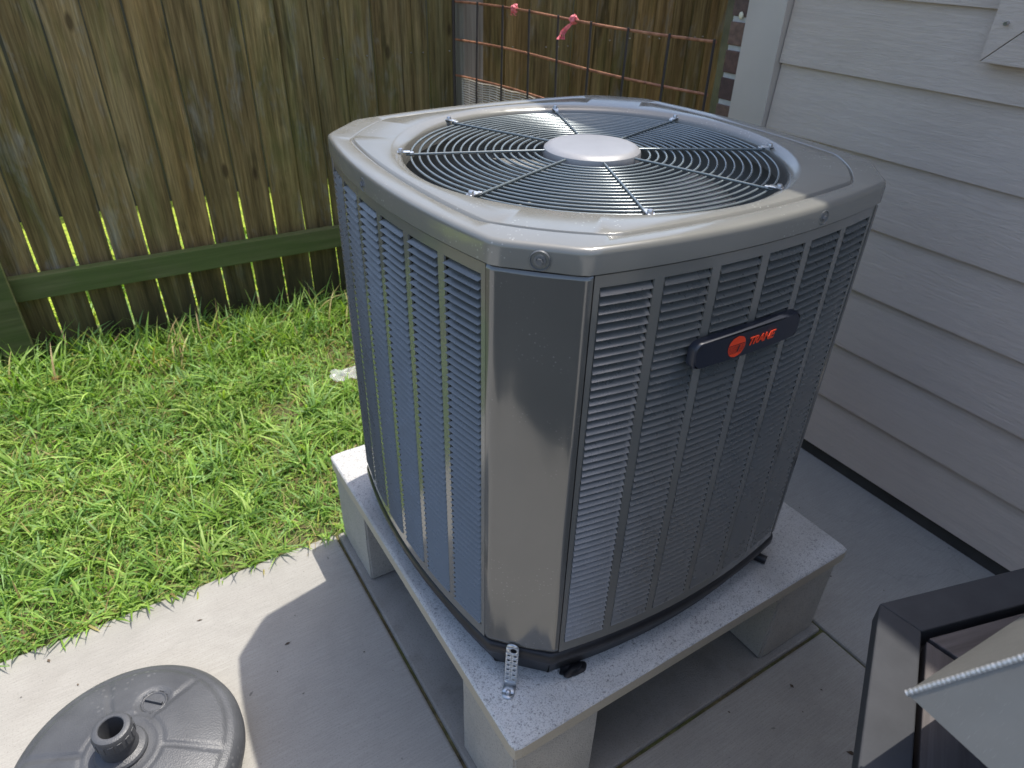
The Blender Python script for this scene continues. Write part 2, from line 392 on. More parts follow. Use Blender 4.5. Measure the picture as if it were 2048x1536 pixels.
# ------------------------------------------------------------------ ground, patio, lawn
PE = 0.90          # edge of concrete
g = MB(); g.box((-200, -200, -0.30), (200, 200, -0.085))
struct(g.build('ground', M['soil']), 'bare brown soil under the yard')
def slabpiece(name, a, b, mat, label):
    mb = MB(); mb.box((a[0], a[1], -0.08), (b[0], b[1], 0.0))
    return struct(mb.build(name, mat, None, None, 0.006), label)
slabpiece('patio', (-7, -7), (-0.017, PE), M['patio'], 'pale concrete patio along the grass edge')
slabpiece('patio', (-0.010, -7), (0.889, -0.012), M['patio'], 'shaded concrete patio in front of the pad')
slabpiece('patio', (0.896, -7), (1.47, 1.05), M['patio'], 'shaded concrete walk along the house wall')
slabpiece('equipment_pad', (-0.010, -0.005), (0.889, PE - 0.005), M['pad'], 'stained older concrete pad under the raised slab')

for a_, b_ in (((-0.0172, -7, -0.08), (-0.0098, PE - 0.004, -0.008)), ((-0.0095, -0.0122, -0.08), (0.888, -0.0048, -0.008)), ((0.8888, -7, -0.08), (0.8962, 0.89, -0.008))):
    jm = MB(); jm.box(a_, b_); struct(jm.build('joint_soil', M['soil']), 'dirt filling a joint between concrete slabs')

lw = MB()
nx, ny = 60, 50
def lawn_z(x, y):
    u = min(1, max(0, (y - 1.15) / 1.0)); u = u * u * (3 - 2 * u)
    return u * (0.030 + 0.055 * min(1, max(0, (0.5 - x) / 1.2))) - 0.018 + 0.014 * mnoise.noise(Vector((x * 2.3, y * 2.3, 0))) + 0.006 * mnoise.noise(Vector((x * 9, y * 9, 3)))
vsl = []; fsl = []
for j in range(ny + 1):
    for i in range(nx + 1):
        x = -3.2 + 4.6 * i / nx; y = PE + 0.001 + (2.42 - PE) * j / ny
        vsl.append((x, y, lawn_z(x, y) if j else -0.03))
for j in range(ny):
    for i in range(nx):
        a = j * (nx + 1) + i; fsl.append((a, a + 1, a + nx + 2, a + nx + 1))
lw.add(vsl, fsl)
struct(lw.build('lawn', M['soil'], None, 60), 'brown thatch and soil showing between the grass')
nl = MB(); nl.add([(-6, 2.44, -0.02), (7, 2.44, -0.02), (7, 30, -0.02), (-6, 30, -0.02)], [(0, 1, 2, 3)])
struct(nl.build('neighbour_lawn', M['nlawn']), 'sunlit yellow-green lawn seen through the fence gaps')

# grass blades
def make_grass():
    V = []; F = []; T = []
    pal = np.array([(0.175, 0.290, 0.050), (0.235, 0.375, 0.072), (0.130, 0.235, 0.048), (0.300, 0.420, 0.105), (0.195, 0.325, 0.105)])
    dry = np.array([(0.42, 0.36, 0.15), (0.36, 0.40, 0.09), (0.32, 0.23, 0.11)])
    def blade(x, y, z, ang, L, w, lean, curl, col, roll):
        o = len(V); n = 5
        dx, dy = math.cos(ang), math.sin(ang); px, py = -dy, dx
        h = 0.0; out = 0.0
        for k in range(n):
            t = k / (n - 1)
            a = lean + curl * t
            if k: 
                out += L / (n - 1) * math.sin(a); h += L / (n - 1) * math.cos(a)
            ww = w * (0.75 + 0.6 * t - 1.35 * t * t * t) * 0.5 if k < n - 1 else 0.0003
            cx, cy, cz = x + dx * out, y + dy * out, max(z + h, z + 0.003)
            rz = roll * ww
            V.append((cx + px * ww, cy + py * ww, cz + rz)); V.append((cx - px * ww, cy - py * ww, cz - rz))
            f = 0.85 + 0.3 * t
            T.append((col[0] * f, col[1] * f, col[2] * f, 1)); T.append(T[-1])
        for k in range(n - 1):
            F.append((o + 2 * k, o + 2 * k + 1, o + 2 * k + 3, o + 2 * k + 2))
    def colour(x, y):
        m_ = mnoise.noise(Vector((x * 2.6 + 7, y * 2.6, 1.3))); r = rng.random()
        if r < 0.08 + 0.25 * max(0, m_): c = dry[rng.integers(3)]
        else: c = pal[rng.integers(5)] * 1.12
        b = 1.0 + 0.25 * mnoise.noise(Vector((x * 5, y * 5, 9)))
        return c * b * rng.uniform(0.85, 1.2)
    def inside(x, y):
        return not (y < PE + 0.012)
    # low mat
    for i in range(36000):
        x = rng.uniform(-1.45, 0.75); y = rng.uniform(PE + 0.004, 2.30)
        dens = mnoise.noise(Vector((x * 3.1, y * 3.1, 5.5))) + 0.45 * mnoise.noise(Vector((x * 9, y * 9, 2)))
        if dens < -0.42 and rng.random() < 0.75: continue
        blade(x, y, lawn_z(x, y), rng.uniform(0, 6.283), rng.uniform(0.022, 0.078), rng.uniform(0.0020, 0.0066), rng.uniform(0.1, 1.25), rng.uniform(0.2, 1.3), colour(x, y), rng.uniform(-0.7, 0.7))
    # dead clippings lying flat
    for i in range(5200):
        x = rng.uniform(-1.45, 0.75); y = rng.uniform(PE + 0.0, 2.20)
        blade(x, y, lawn_z(x, y) + rng.uniform(0.0, 0.02), rng.uniform(0, 6.283), rng.uniform(0.02, 0.075), rng.uniform(0.0012, 0.0030), rng.uniform(1.25, 1.55), rng.uniform(-0.2, 0.25), dry[rng.integers(3)] * rng.uniform(0.6, 1.2), rng.uniform(-0.3, 0.3))
    # tufts of coarse blades
    for i in range(820):
        x = rng.uniform(-1.45, 0.75); y = rng.uniform(PE + 0.02, 2.26)
        if mnoise.noise(Vector((x * 3.1, y * 3.1, 5.5))) < -0.30 and rng.random() < 0.7: continue
        near_f = max(0.0, (y - 1.85) / 0.4)
        nb = rng.integers(8, 17); base = rng.uniform(0, 6.283); c0 = pal[rng.integers(5)] * rng.uniform(0.9, 1.3); big = rng.uniform(0.7, 1.25) + 0.45 * near_f
        for b in range(nb):
            c = c0 * rng.uniform(0.8, 1.25)
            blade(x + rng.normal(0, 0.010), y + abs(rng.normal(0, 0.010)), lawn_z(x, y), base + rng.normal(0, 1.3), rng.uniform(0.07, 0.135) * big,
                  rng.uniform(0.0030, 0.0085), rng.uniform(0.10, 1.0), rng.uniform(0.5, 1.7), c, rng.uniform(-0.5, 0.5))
    # a few runners reaching over the concrete edge
    for i in range(170):
        x = rng.uniform(-1.3, 0.0); y = PE + rng.uniform(0.0, 0.02)
        blade(x, y, 0.002, -1.57 + rng.uniform(-1.2, 1.2), rng.uniform(0.025, 0.07), rng.uniform(0.004, 0.007), rng.uniform(0.5, 1.1), rng.uniform(0.4, 1.2), colour(x, y), 0.3)
    # weeds standing at the fence foot
    for i in range(2200):
        x = rng.uniform(-1.45, 1.9); y = rng.uniform(1.90, 2.15)
        blade(x, y, lawn_z(x, y), rng.uniform(0, 6.283), rng.uniform(0.09, 0.20), rng.uniform(0.004, 0.008), rng.uniform(0.0, 0.5), rng.uniform(0.3, 1.6), colour(x, y), 0.4)
    # rank growth on the far side, seen as broken light in the gaps
    for i in range(1300):
        x = rng.uniform(-1.2, 0.8); y = rng.uniform(2.26, 3.3)
        blade(x, y, -0.02, rng.uniform(0, 6.283), rng.uniform(0.08, 0.26), rng.uniform(0.005, 0.010), rng.uniform(0.0, 0.5), rng.uniform(0.3, 1.6), colour(x, y), 0.4)
    me = bpy.data.meshes.new('grass'); me.from_pydata(V, [], F); me.update()
    ca = me.color_attributes.new('tint', 'FLOAT_COLOR', 'POINT'); ca.data.foreach_set('color', np.array(T, dtype=np.float32).ravel())
    me.materials.append(M['grass']); me.shade_smooth()
    o = link('grass', me); o['kind'] = 'stuff'; o['label'] = 'bright green coarse lawn grass growing up to the fence'; o['category'] = 'grass'
make_grass()

# ------------------------------------------------------------------ house
house = thing('house', 'taupe lap-sided house wall with brick corner and eave', 'house', (0, 0, 0))
WX = 1.427; LAP0 = 0.047; PITCH = 0.178; YE0 = 0.902; YB = -7.0
for i in range(14):
    z0 = LAP0 + i * PITCH; z1 = z0 + PITCH + 0.022
    cy = (YE0 + YB) / 2; hl = (YE0 - YB) / 2
    mb = MB()
    pr = [(0.0, 0.0), (0.0, 0.006), (0.0125, PITCH + 0.022), (0.020, PITCH + 0.022), (0.009, 0.0)]
    n = len(pr); vs = [(x, -hl, z) for x, z in pr] + [(x, hl, z) for x, z in pr]
    mb.add(vs, [tuple(range(n)), tuple(reversed(range(n, 2 * n)))] + [(k, (k + 1) % n, n + (k + 1) % n, n + k) for k in range(n)])
    o = mb.build('siding_board', M['siding'], house); o.location = (WX + 0.0007 * (i % 3), cy, z0)
box('wall_core', (WX + 0.022, YB, 0.0), (WX + 0.20, 1.088, 2.50), M['dark'], house)
box('foundation', (WX + 0.012, YB, -0.05), (WX + 0.0215, 1.03, 0.062), M['dark'], house)
box('corner_trim', (WX - 0.016, 0.905, 0.045), (WX + 0.0215, 1.038, 2.50), M['trim'], house, 0.002)
# brick return at the corner, every brick its own piece
zc = 0.02
zm = 1.2085 - 0.0072
bz = zm - 16 * 0.0765
bw = []
for k in range(32):
    za = bz + k * 0.0765
    if za > 2.45: break
    jit = random.uniform(-0.002, 0.002)
    o = box('brick', (WX - 0.010 + jit, 1.040, za + 0.0145), (WX + 0.185 + jit, 1.098 + jit, za + 0.0765), M['brick'], house, 0.003)
box('mortar', (WX - 0.006, 1.0405, 0.0), (WX + 0.183, 1.094, 2.45), M['mortar'], house)
# window trim with mitred boards
win = MB(); win.box((WX + 0.003, -0.62, 1.29), (WX + 0.008, 0.245, 2.12)); 
wf = thing('window', 'taupe mitred window trim on the lap siding at the top right', 'window', (0, 0, 0))
win.build('pane', M['glass'], wf)
XF0, XF1 = WX - 0.030, WX + 0.003
def trimboard(poly):
    mb = MB(); n = len(poly)
    c = (sum(p[0] for p in poly) / n, sum(p[1] for p in poly) / n)
    vs = [(0.0, y - c[0], z - c[1]) for y, z in poly] + [(XF1 - XF0, y - c[0], z - c[1]) for y, z in poly]
    mb.add(vs, [tuple(range(n)), tuple(reversed(range(n, 2 * n)))] + [(k, (k + 1) % n, n + (k + 1) % n, n + k) for k in range(n)])
    o = mb.build('trim_board', M['trimwood'], wf, None, 0.0015); o.location = (XF0, c[0], c[1]); return o
wl_, wb_, wt_, wr_, tw = 0.352, 1.192, 2.22, -0.73, 0.105
e = 0.0012
trimboard([(wl_, wb_ + e), (wl_, wt_ - e), (wl_ - tw, wt_ - tw - e), (wl_ - tw, wb_ + tw + e)])
trimboard([(wl_ - e, wb_), (wl_ - tw - e, wb_ + tw), (wr_ + tw + e, wb_ + tw), (wr_ + e, wb_)])
trimboard([(wl_ - e, wt_), (wr_ + e, wt_), (wr_ + tw + e, wt_ - tw), (wl_ - tw - e, wt_ - tw)])
trimboard([(wr_, wb_ + e), (wr_ + tw, wb_ + tw + e), (wr_ + tw, wt_ - tw - e), (wr_, wt_ - e)])
nb = MB(); nb.tube([(XF0 + 0.002, 0.322, 1.272), (XF0 - 0.010, 0.322, 1.270)], 0.0042, 10)
nb.build('screw_head', M['screw'], wf)
# eave
EX = 0.130 + 0.34 * 2.68 + 0.02
box('soffit', (EX + 0.02, YB, 2.50), (WX + 0.20, 1.275, 2.515), M['soffit'], house)
box('fascia', (EX, YB, 2.50), (EX + 0.0195, 1.295, 2.66), M['trim'], house)
box('rake_board', (EX + 0.0205, 1.2755, 2.50), (WX + 2.6, 1.295, 2.66), M['trim'], house)
rf = MB(); rf.add([(EX - 0.02, YB, 2.665), (EX - 0.02, 1.31, 2.665), (WX + 2.6, 1.31, 3.75), (WX + 2.6, YB, 3.75),
                   (EX - 0.02, YB, 2.68), (EX - 0.02, 1.31, 2.68), (WX + 2.6, 1.31, 3.765), (WX + 2.6, YB, 3.765)],
                  [(0, 1, 2, 3), (7, 6, 5, 4), (0, 4, 5, 1), (1, 5, 6, 2), (2, 6, 7, 3), (3, 7, 4, 0)])
rf.build('roof', M['shingle'], house)
box('back_wall', (WX + 0.21, 0.95, 0.0), (WX + 2.6, 1.088, 2.50), M['brick'], house)
# unseen dark form added behind the viewer so the corner post mirrors something dark
gr = thing('dark_reflection_form', 'unseen black form added behind the viewer to darken the corner post reflection', 'reflection form', (-1.06, -0.80, 0), R(-22))
gm = MB(); NG = 64; vs = []; secs = [(0.004, 0.66, 0.30), (0.25, 0.65, 0.295), (0.50, 0.64, 0.29), (0.72, 0.62, 0.285), (0.80, 0.42, 0.28), (0.92, 0.36, 0.26), (1.00, 0.33, 0.20), (1.03, 0.25, 0.10), (1.035, 0.01, 0.01)]
for z, hx, hy in secs:
    for k in range(NG):
        a = 2 * math.pi * k / NG; e_ = 0.32; c_, s_ = math.cos(a), math.sin(a)
        x = hx * math.copysign(abs(c_) ** e_, c_); y = hy * math.copysign(abs(s_) ** e_, s_)
        w = 1 + 0.035 * mnoise.noise(Vector((x * 6, y * 6, z * 2.5))) + 0.02 * math.sin(a * 22 + z * 3) * (1 - z)
        vs.append((x * w, y * w, z + 0.012 * mnoise.noise(Vector((x * 5, y * 5, 4)))))
gm.add(vs, [(i * NG + k, i * NG + (k + 1) % NG, (i + 1) * NG + (k + 1) % NG, (i + 1) * NG + k) for i in range(len(secs) - 1) for k in range(NG)])
gm.build('dark_form_shell', simple('dark_form_black', (0.022, 0.022, 0.024), 0.75, 0, 0.2, 30, 0.2), gr, 60)

# ------------------------------------------------------------------ fence
FY = 2.22
fence = thing('wooden_fence', 'weathered mossy board fence with lit gaps behind the lawn', 'fence', (0, 0, 0))
def board_mesh(w, seed):
    r = random.Random(seed); mb = MB(); nz = 12; H0, H1 = 0.0, 1.55; th = 0.017; vs = []
    for k in range(nz + 1):
        z = H0 + (H1 - H0) * k / nz
        a = -w / 2 + r.uniform(0, 0.0022); b = w / 2 - r.uniform(0, 0.0022); d = r.uniform(-0.001, 0.001)
        vs += [(a, d, z), (b, d, z), (b, d + th, z), (a, d + th, z)]
    fs = [(3, 2, 1, 0), tuple(nz * 4 + i for i in range(4))]
    for k in range(nz):
        for i in range(4):
            j = (i + 1) % 4; fs.append((k * 4 + i, k * 4 + j, k * 4 + 4 + j, k * 4 + 4 + i))
    mb.add(vs, fs); return mb.mesh('board', M['fence'])
bmeshes = [board_mesh(0.1115, s) for s in range(6)]
GX0 = -0.553; GP = 0.1172
for i in range(-12, 27):
    o = link('board', bmeshes[(i * 5) % 6], fence)
    o.location = (GX0 + GP * (i + 0.5) + random.uniform(-0.0008, 0.0008), FY + random.uniform(-0.003, 0.003), 0.035 + random.uniform(-0.01, 0.01))
    o.rotation_euler = (random.uniform(-0.003, 0.003), random.uniform(-0.0025, 0.0025) , random.uniform(-0.02, 0.02))
rail = MB(); rail.box((-1.7, -0.019, -0.042), (1.7, 0.019, 0.042))
o = rail.build('rail', M['rail'], fence, None, 0.003); o.location = (0.35, FY - 0.026, 0.332); o.rotation_euler = (0, R(0.9), 0)
box('post', (-0.735, FY - 0.095, -0.02), (-0.641, FY - 0.0485, 1.85), M['mosspost'], fence, 0.004)
pt = box('post', (-0.9, -0.045, -0.044), (0.9, 0.045, 0.044), M['postwood'], fence, 0.003); pt.rotation_euler = (0, R(-90), 0); pt.location = (1.095, FY - 0.092, 0.89)
for i in range(9, 26):
    for dx in (-0.024, 0.028):
        if random.random() < 0.65:
            nm = MB(); nm.lathe([(0.0, 0.0), (0.0022, 0.0), (0.002, 0.006), (0.0, 0.009)], 8)
            q = nm.build('nail', M['screw'], fence); q.location = (GX0 + GP * (i + 0.5) + dx, FY - 0.004, 1.0 + random.uniform(-0.01, 0.01)); q.rotation_euler = (R(90), 0, 0)
# dark wall far behind the fence (what the upper gaps look onto)
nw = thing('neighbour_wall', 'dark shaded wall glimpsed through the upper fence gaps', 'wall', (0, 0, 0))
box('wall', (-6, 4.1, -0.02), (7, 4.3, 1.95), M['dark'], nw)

# ------------------------------------------------------------------ wire trellis
tre = thing('wire_trellis', 'rusty square wire trellis panel between fence post and house', 'trellis', (0, 0, 0))
TL = Vector((1.036, 2.118, 0)); TR = Vector((1.137, 0.884, 0))
zs = [1.183, 1.055, 0.927, 0.80, 0.672]
def tp(s, z): 
    p = TL.lerp(TR, s); return Vector((p.x + 0.004 * math.sin(9 * s + z * 5), p.y, z + 0.005 * math.sin(6 * s)))
for z in zs:
    mb = MB(); mb.tube([tp(k / 16, z) for k in range(17)], 0.0042, 6); mb.build('horizontal_wire', M['rust'], tre, 60)
nvr = 8
for k in range(nvr + 1):
    mb = MB(); s = k / nvr; off = Vector((-0.006, 0, 0))
    mb.tube([tp(s, 1.19) + off, tp(s, 0.9) + off, tp(s, 0.62) + off], 0.0038 if k else 0.006, 6); mb.build('vertical_wire', M['rustdark'], tre, 60)
for k, (s, lab, dr) in enumerate(((0.30, 'pink ribbon knot tied on the trellis nearer the post', 0), (0.555, 'pink ribbon knot with a loose tail on the trellis', 1))):
    rb = thing('ribbon', lab, 'ribbon', tp(s, 1.185), 0, 'pink ribbons tied on the trellis')
    bmk = bmesh.new(); bmesh.ops.create_icosphere(bmk, subdivisions=3, radius=0.0125)
    for v in bmk.verts:
        n_ = mnoise.noise(v.co * 130 + Vector((k * 7, 0, 0))); v.co *= 1.0 + 0.55 * n_
    me = bpy.data.meshes.new('knot'); bmk.to_mesh(me); bmk.free(); me.materials.append(M['pink']); link('knot', me, rb)
    for t_ in range(2 + dr * 2):
        mb = MB(); a = random.uniform(-1, 1); L = 0.022 + 0.035 * dr; pts = []
        for q in range(6):
            u = q / 5; pts.append((-0.006 * t_ * u - 0.02 * dr * u, 0.012 * math.sin(3 * u + a) + 0.02 * dr * u, -L * u))
        w = 0.006; vs = []
        for i_, p in enumerate(pts):
            vs += [(p[0] - w * math.cos(i_), p[1] - w * math.sin(i_), p[2]), (p[0] + w * math.cos(i_), p[1] + w * math.sin(i_), p[2])]
        mb.add(vs, [(2 * i_, 2 * i_ + 1, 2 * i_ + 3, 2 * i_ + 2) for i_ in range(5)]); ob = mb.build('tail', M['pink'], rb)
        so = ob.modifiers.new('thick', 'SOLIDIFY'); so.thickness = 0.0012
# pale fine mesh fixed to lower part of the trellis
ms = MB()
for k in range(34):
    z = 0.918 - 0.0088 * k
    ms.tube([tp(0.03 + 0.40 * q / 14, z) + Vector((0.006, 0, 0.0025 * math.sin(q * 1.3 + k * 0.2))) for q in range(15)], 0.0021, 4)
for k in range(12):
    ms.tube([tp(0.03 + 0.40 * k / 11, 0.918) + Vector((0.009, 0, 0)), tp(0.03 + 0.40 * k / 11, 0.62) + Vector((0.009, 0, 0))], 0.0012, 4)
o = ms.build('wire_mesh', M['meshwire'], None, 60); tag(o, 'pale fine wire mesh hanging on the lower trellis by the post', 'wire mesh')

# ------------------------------------------------------------------ slab and blocks
SH = 0.276; ST = 0.032; SX, SY = 0.880, 0.893
def rough_slab():
    n = 60; mb = MB(); vs = []; fs = []
    def edge(t, k): return 0.0022 * mnoise.noise(Vector((t * 40, k * 7.0, 0)))
    top = []
    rc = 0.022
    poly = []
    for k in range(n): poly.append((SX * k / n, 0.0))
    for k in range(n): poly.append((SX, SY * k / n))
    for k in range(n): poly.append((SX - SX * k / n, SY))
    for k in range(n): poly.append((0.0, SY - SY * k / n))
    def rnd(p, r):
        x, y = p
        cx = min(max(x, r), SX - r); cy = min(max(y, r), SY - r)
        d = math.hypot(x - cx, y - cy)
        if abs(x - cx) > 1e-6 and abs(y - cy) > 1e-6 and d > 0:
            return (cx + (x - cx) / d * r, cy + (y - cy) / d * r)
        return p
    c = (SX / 2, SY / 2); N = len(poly)
    rings = []
    for (ins, z, amp) in ((0.0, SH - ST, 0), (0.0, SH - 0.004, 0.4), (0.0025, SH - 0.001, 1.0), (0.006, SH + 0.0005, 1.0)):
        ring = []
        for i, p in enumerate(poly):
            q = rnd(p, 0.010); dx, dy = q[0] - c[0], q[1] - c[1]; L = math.hypot(dx, dy)
            s = 1 - (ins + amp * abs(edge(i / N * 4, 1)) * 1.0) / L
            ring.append((c[0] + dx * s, c[1] + dy * s, z + amp * 0.0012 * mnoise.noise(Vector((q[0] * 70, q[1] * 70, 4)))))
        rings.append(ring)
    vs = [v for r_ in rings for v in r_]
    for a in range(3):
        for i in range(N):
            j = (i + 1) % N; mb_mi = 0 if a == 0 else 1
            fs.append(((a * N + i, a * N + j, (a + 1) * N + j, (a + 1) * N + i), mb_mi))
    mb.v = [tuple(v) for v in vs]
    for f, mi in fs: mb.f.append(f); mb.mi.append(mi)
    mb.f.append(tuple(range(3 * N, 4 * N))); mb.mi.append(1)
    mb.f.append(tuple(reversed(range(0, N)))); mb.mi.append(0)
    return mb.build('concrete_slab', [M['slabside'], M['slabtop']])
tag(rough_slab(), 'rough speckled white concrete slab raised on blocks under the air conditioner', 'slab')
def block(x0, y0, x1, y1, label):
    c = ((x0 + x1) / 2, (y0 + y1) / 2, 0.122)
    bm = bmesh.new(); bmesh.ops.create_cube(bm, size=1)
    bmesh.ops.scale(bm, vec=(x1 - x0, y1 - y0, 0.240), verts=bm.verts)
    bmesh.ops.bevel(bm, geom=bm.edges[:], offset=0.004, segments=2, affect='EDGES')
    bmesh.ops.subdivide_edges(bm, edges=bm.edges[:], cuts=3, use_grid_fill=True)
    for v in bm.verts: v.co += Vector((mnoise.noise(v.co * 25 + Vector(c)), mnoise.noise(v.co * 25 + Vector((5, 1, 2))), 0)) * 0.0015
    me = bpy.data.meshes.new('concrete_block'); bm.to_mesh(me); bm.free(); me.materials.append(M['block'])
    o = link('concrete_block', me); o.location = c
    tag(o, label, 'block', 'concrete blocks carrying the slab')
block(0.004, 0.006, 0.186, 0.190, 'concrete block under the nearest corner of the slab')
block(0.688, 0.012, 0.872, 0.200, 'concrete block under the right corner of the slab by the house')
block(0.008, 0.690, 0.195, 0.885, 'concrete block under the left corner of the slab beside the grass')
block(0.688, 0.690, 0.872, 0.885, 'concrete block under the far corner of the slab, mostly hidden')

# ------------------------------------------------------------------ air conditioner
X0, X1, Y0, Y1, CH = 0.0364, 0.7606, 0.0683, 0.790, 0.0804
UC = ((X0 + X1) / 2, (Y0 + Y1) / 2)
ac = thing('air_conditioner', 'grey louvred outdoor air conditioner with round top grille on raised slab', 'air conditioner', (0, 0, 0))
BOW = 0.030
W_ = X1 - X0 - 2 * CH; D_ = Y1 - Y0 - 2 * CH
SIDES = [((X0 + CH, Y0), (1, 0), (0, -1), W_), ((X1, Y0 + CH), (0, 1), (1, 0), D_), ((X1 - CH, Y1), (-1, 0), (0, 1), W_), ((X0, Y1 - CH), (0, -1), (-1, 0), D_)]
def side_pt(si, s, d=0.0, z=0.0):
    """point on bowed side si: s in metres from its start, d outward offset"""
    (ox, oy), (tx, ty), (nx_, ny_), L = SIDES[si]
    u = 2 * s / L - 1; b = BOW * (1 - u * u) if abs(u) <= 1 else BOW * (1 - u * u) * 0.6; slope = -4 * BOW * u / L
    return (ox + tx * s + nx_ * (b + d) - tx * slope * d * 0, oy + ty * s + ny_ * (b + d), z)
def outline(off=0.0, fillet=True, nseg=14):
    pts = []
    for si in range(4):
        L = SIDES[si][3]
        for k in range(nseg + 1):
            s = 0.004 + (L - 0.008) * k / nseg
            p = side_pt(si, s); pts.append((p[0], p[1]))
        # chamfer midpoint stays straight, ends softened
        a = side_pt(si, L + 0.0005); b = side_pt((si + 1) % 4, -0.0005)
        for t_ in (0.03, 0.25, 0.5, 0.75, 0.97): pts.append((a[0] + (b[0] - a[0]) * t_, a[1] + (b[1] - a[1]) * t_))
    if off:
        n = len(pts); out = []
        for i in range(n):
            a = Vector(pts[i - 1]); b = Vector(pts[(i + 1) % n]); t_ = (b - a).normalized(); nn = Vector((t_.y, -t_.x))
            out.append((pts[i][0] + nn.x * off, pts[i][1] + nn.y * off))
        pts = out
    return pts
OUT = outline()
# --- cap: outline resampled so that every ring matches angle for angle
NA = 192
def ray_out(a):
    dx, dy = math.cos(a), math.sin(a); best = None
    n = len(OUT)
    for i in range(n):
        x1, y1 = OUT[i][0] - UC[0], OUT[i][1] - UC[1]; x2, y2 = OUT[(i + 1) % n][0] - UC[0], OUT[(i + 1) % n][1] - UC[1]
        ex, ey = x2 - x1, y2 - y1; det = dx * (-ey) + dy * ex
        if abs(det) < 1e-12: continue
        r_ = (x1 * (-ey) + y1 * ex) / det; u_ = (dx * y1 - dy * x1) / det
        if r_ > 0 and -1e-6 <= u_ <= 1 + 1e-6: best = r_ if best is None else min(best, r_)
    return best
AR = [ray_out(2 * math.pi * k / NA) for k in range(NA)]
# keep the corners crisp by nudging the nearest rays onto them is not needed at this density
def cap_mesh():
    mb = MB(); RH = 0.318
    def plat(k, d):   # raised platform outline: inset outline, softened towards a rounder shape at corners
        return max(min(AR[k] - d, 0.425 - d * 0.5), RH + 0.022)
    rings = []
    rings.append([(AR[k] - 0.002, 1.0745) for k in range(NA)])
    rings.append([(AR[k] + 0.002, 1.0745) for k in range(NA)])
    rings.append([(AR[k] + 0.002, 1.0985) for k in range(NA)])
    rings.append([(AR[k] + 0.0008, 1.1035) for k in range(NA)])
    rings.append([(AR[k] - 0.0025, 1.1062) for k in range(NA)])
    rings.append([(AR[k] - 0.007, 1.107) for k in range(NA)])
    rings.append([(plat(k, 0.028), 1.1068) for k in range(NA)])
    rings.append([(plat(k, 0.0300), 1.1060) for k in range(NA)])
    rings.append([(plat(k, 0.0325), 1.1028) for k in range(NA)])
    rings.append([(plat(k, 0.0350), 1.1028) for k in range(NA)])
    rings.append([(plat(k, 0.0380), 1.1070) for k in range(NA)])
    rings.append([(max(plat(k, 0.0395), RH + 0.020), 1.1076) for k in range(NA)])
    rings.append([(RH + 0.019, 1.1072)] * NA)
    rings.append([(RH + 0.015, 1.1058)] * NA)
    rings.append([(RH + 0.008, 1.1020)] * NA)
    rings.append([(RH + 0.002, 1.0985)] * NA)
    rings.append([(RH, 1.094)] * NA)
    rings.append([(RH - 0.001, 1.066)] * NA)
    vs = []
    for ring in rings:
        for k, (r_, z) in enumerate(ring):
            a = 2 * math.pi * k / NA; vs.append((UC[0] + r_ * math.cos(a), UC[1] + r_ * math.sin(a), z))
    fs = []
    for i in range(len(rings) - 1):
        for k in range(NA):
            k2 = (k + 1) % NA; fs.append((i * NA + k, i * NA + k2, (i + 1) * NA + k2, (i + 1) * NA + k))
    mb.add(vs, fs); return mb.mesh('top_cap', M['cap'], 38)
cap = link('top_cap', cap_mesh(), ac)
def cap_screw(p, nrm, r=0.0075, mat='screw_dark', washer=True):
    nrm = Vector(nrm).normalized(); q = nrm.to_track_quat('Z', 'Y')
    mb = MB(); mb.lathe([(0.0, 0.0045), (r * 0.35, 0.0042), (r * 0.55, 0.0045), (r * 0.62, 0.002), (r * 0.62, 0.0012)], 6)
    mb.lathe([(r * 0.62, 0.0018), (r * 0.95, 0.0014), (r, 0.0), (r, -0.002)], 20)
    if washer: mb.lathe([(r * 1.45, -0.0005), (r * 1.6, 0.0012), (r * 1.75, -0.0005)], 20)
    o = mb.build('screw', M[mat], cap, 30); o.location = p; o.rotation_euler = q.to_euler(); return o
p = Vector(((X0 + X0 + CH) / 2 - 0.003, (Y0 + Y0 + CH) / 2 - 0.002, 1.088)); cap_screw(p + Vector((0.002, -0.002, 0)), (-1, -1, 0))
sp = side_pt(0, W_ * 0.685); cap_screw((sp[0], sp[1] - 0.0015, 1.088), (0.02, -1, 0), 0.0062)
sp = side_pt(3, D_ * 0.42); cap_screw((sp[0] - 0.0015, sp[1], 1.086), (-1, -0.02, 0), 0.0062)

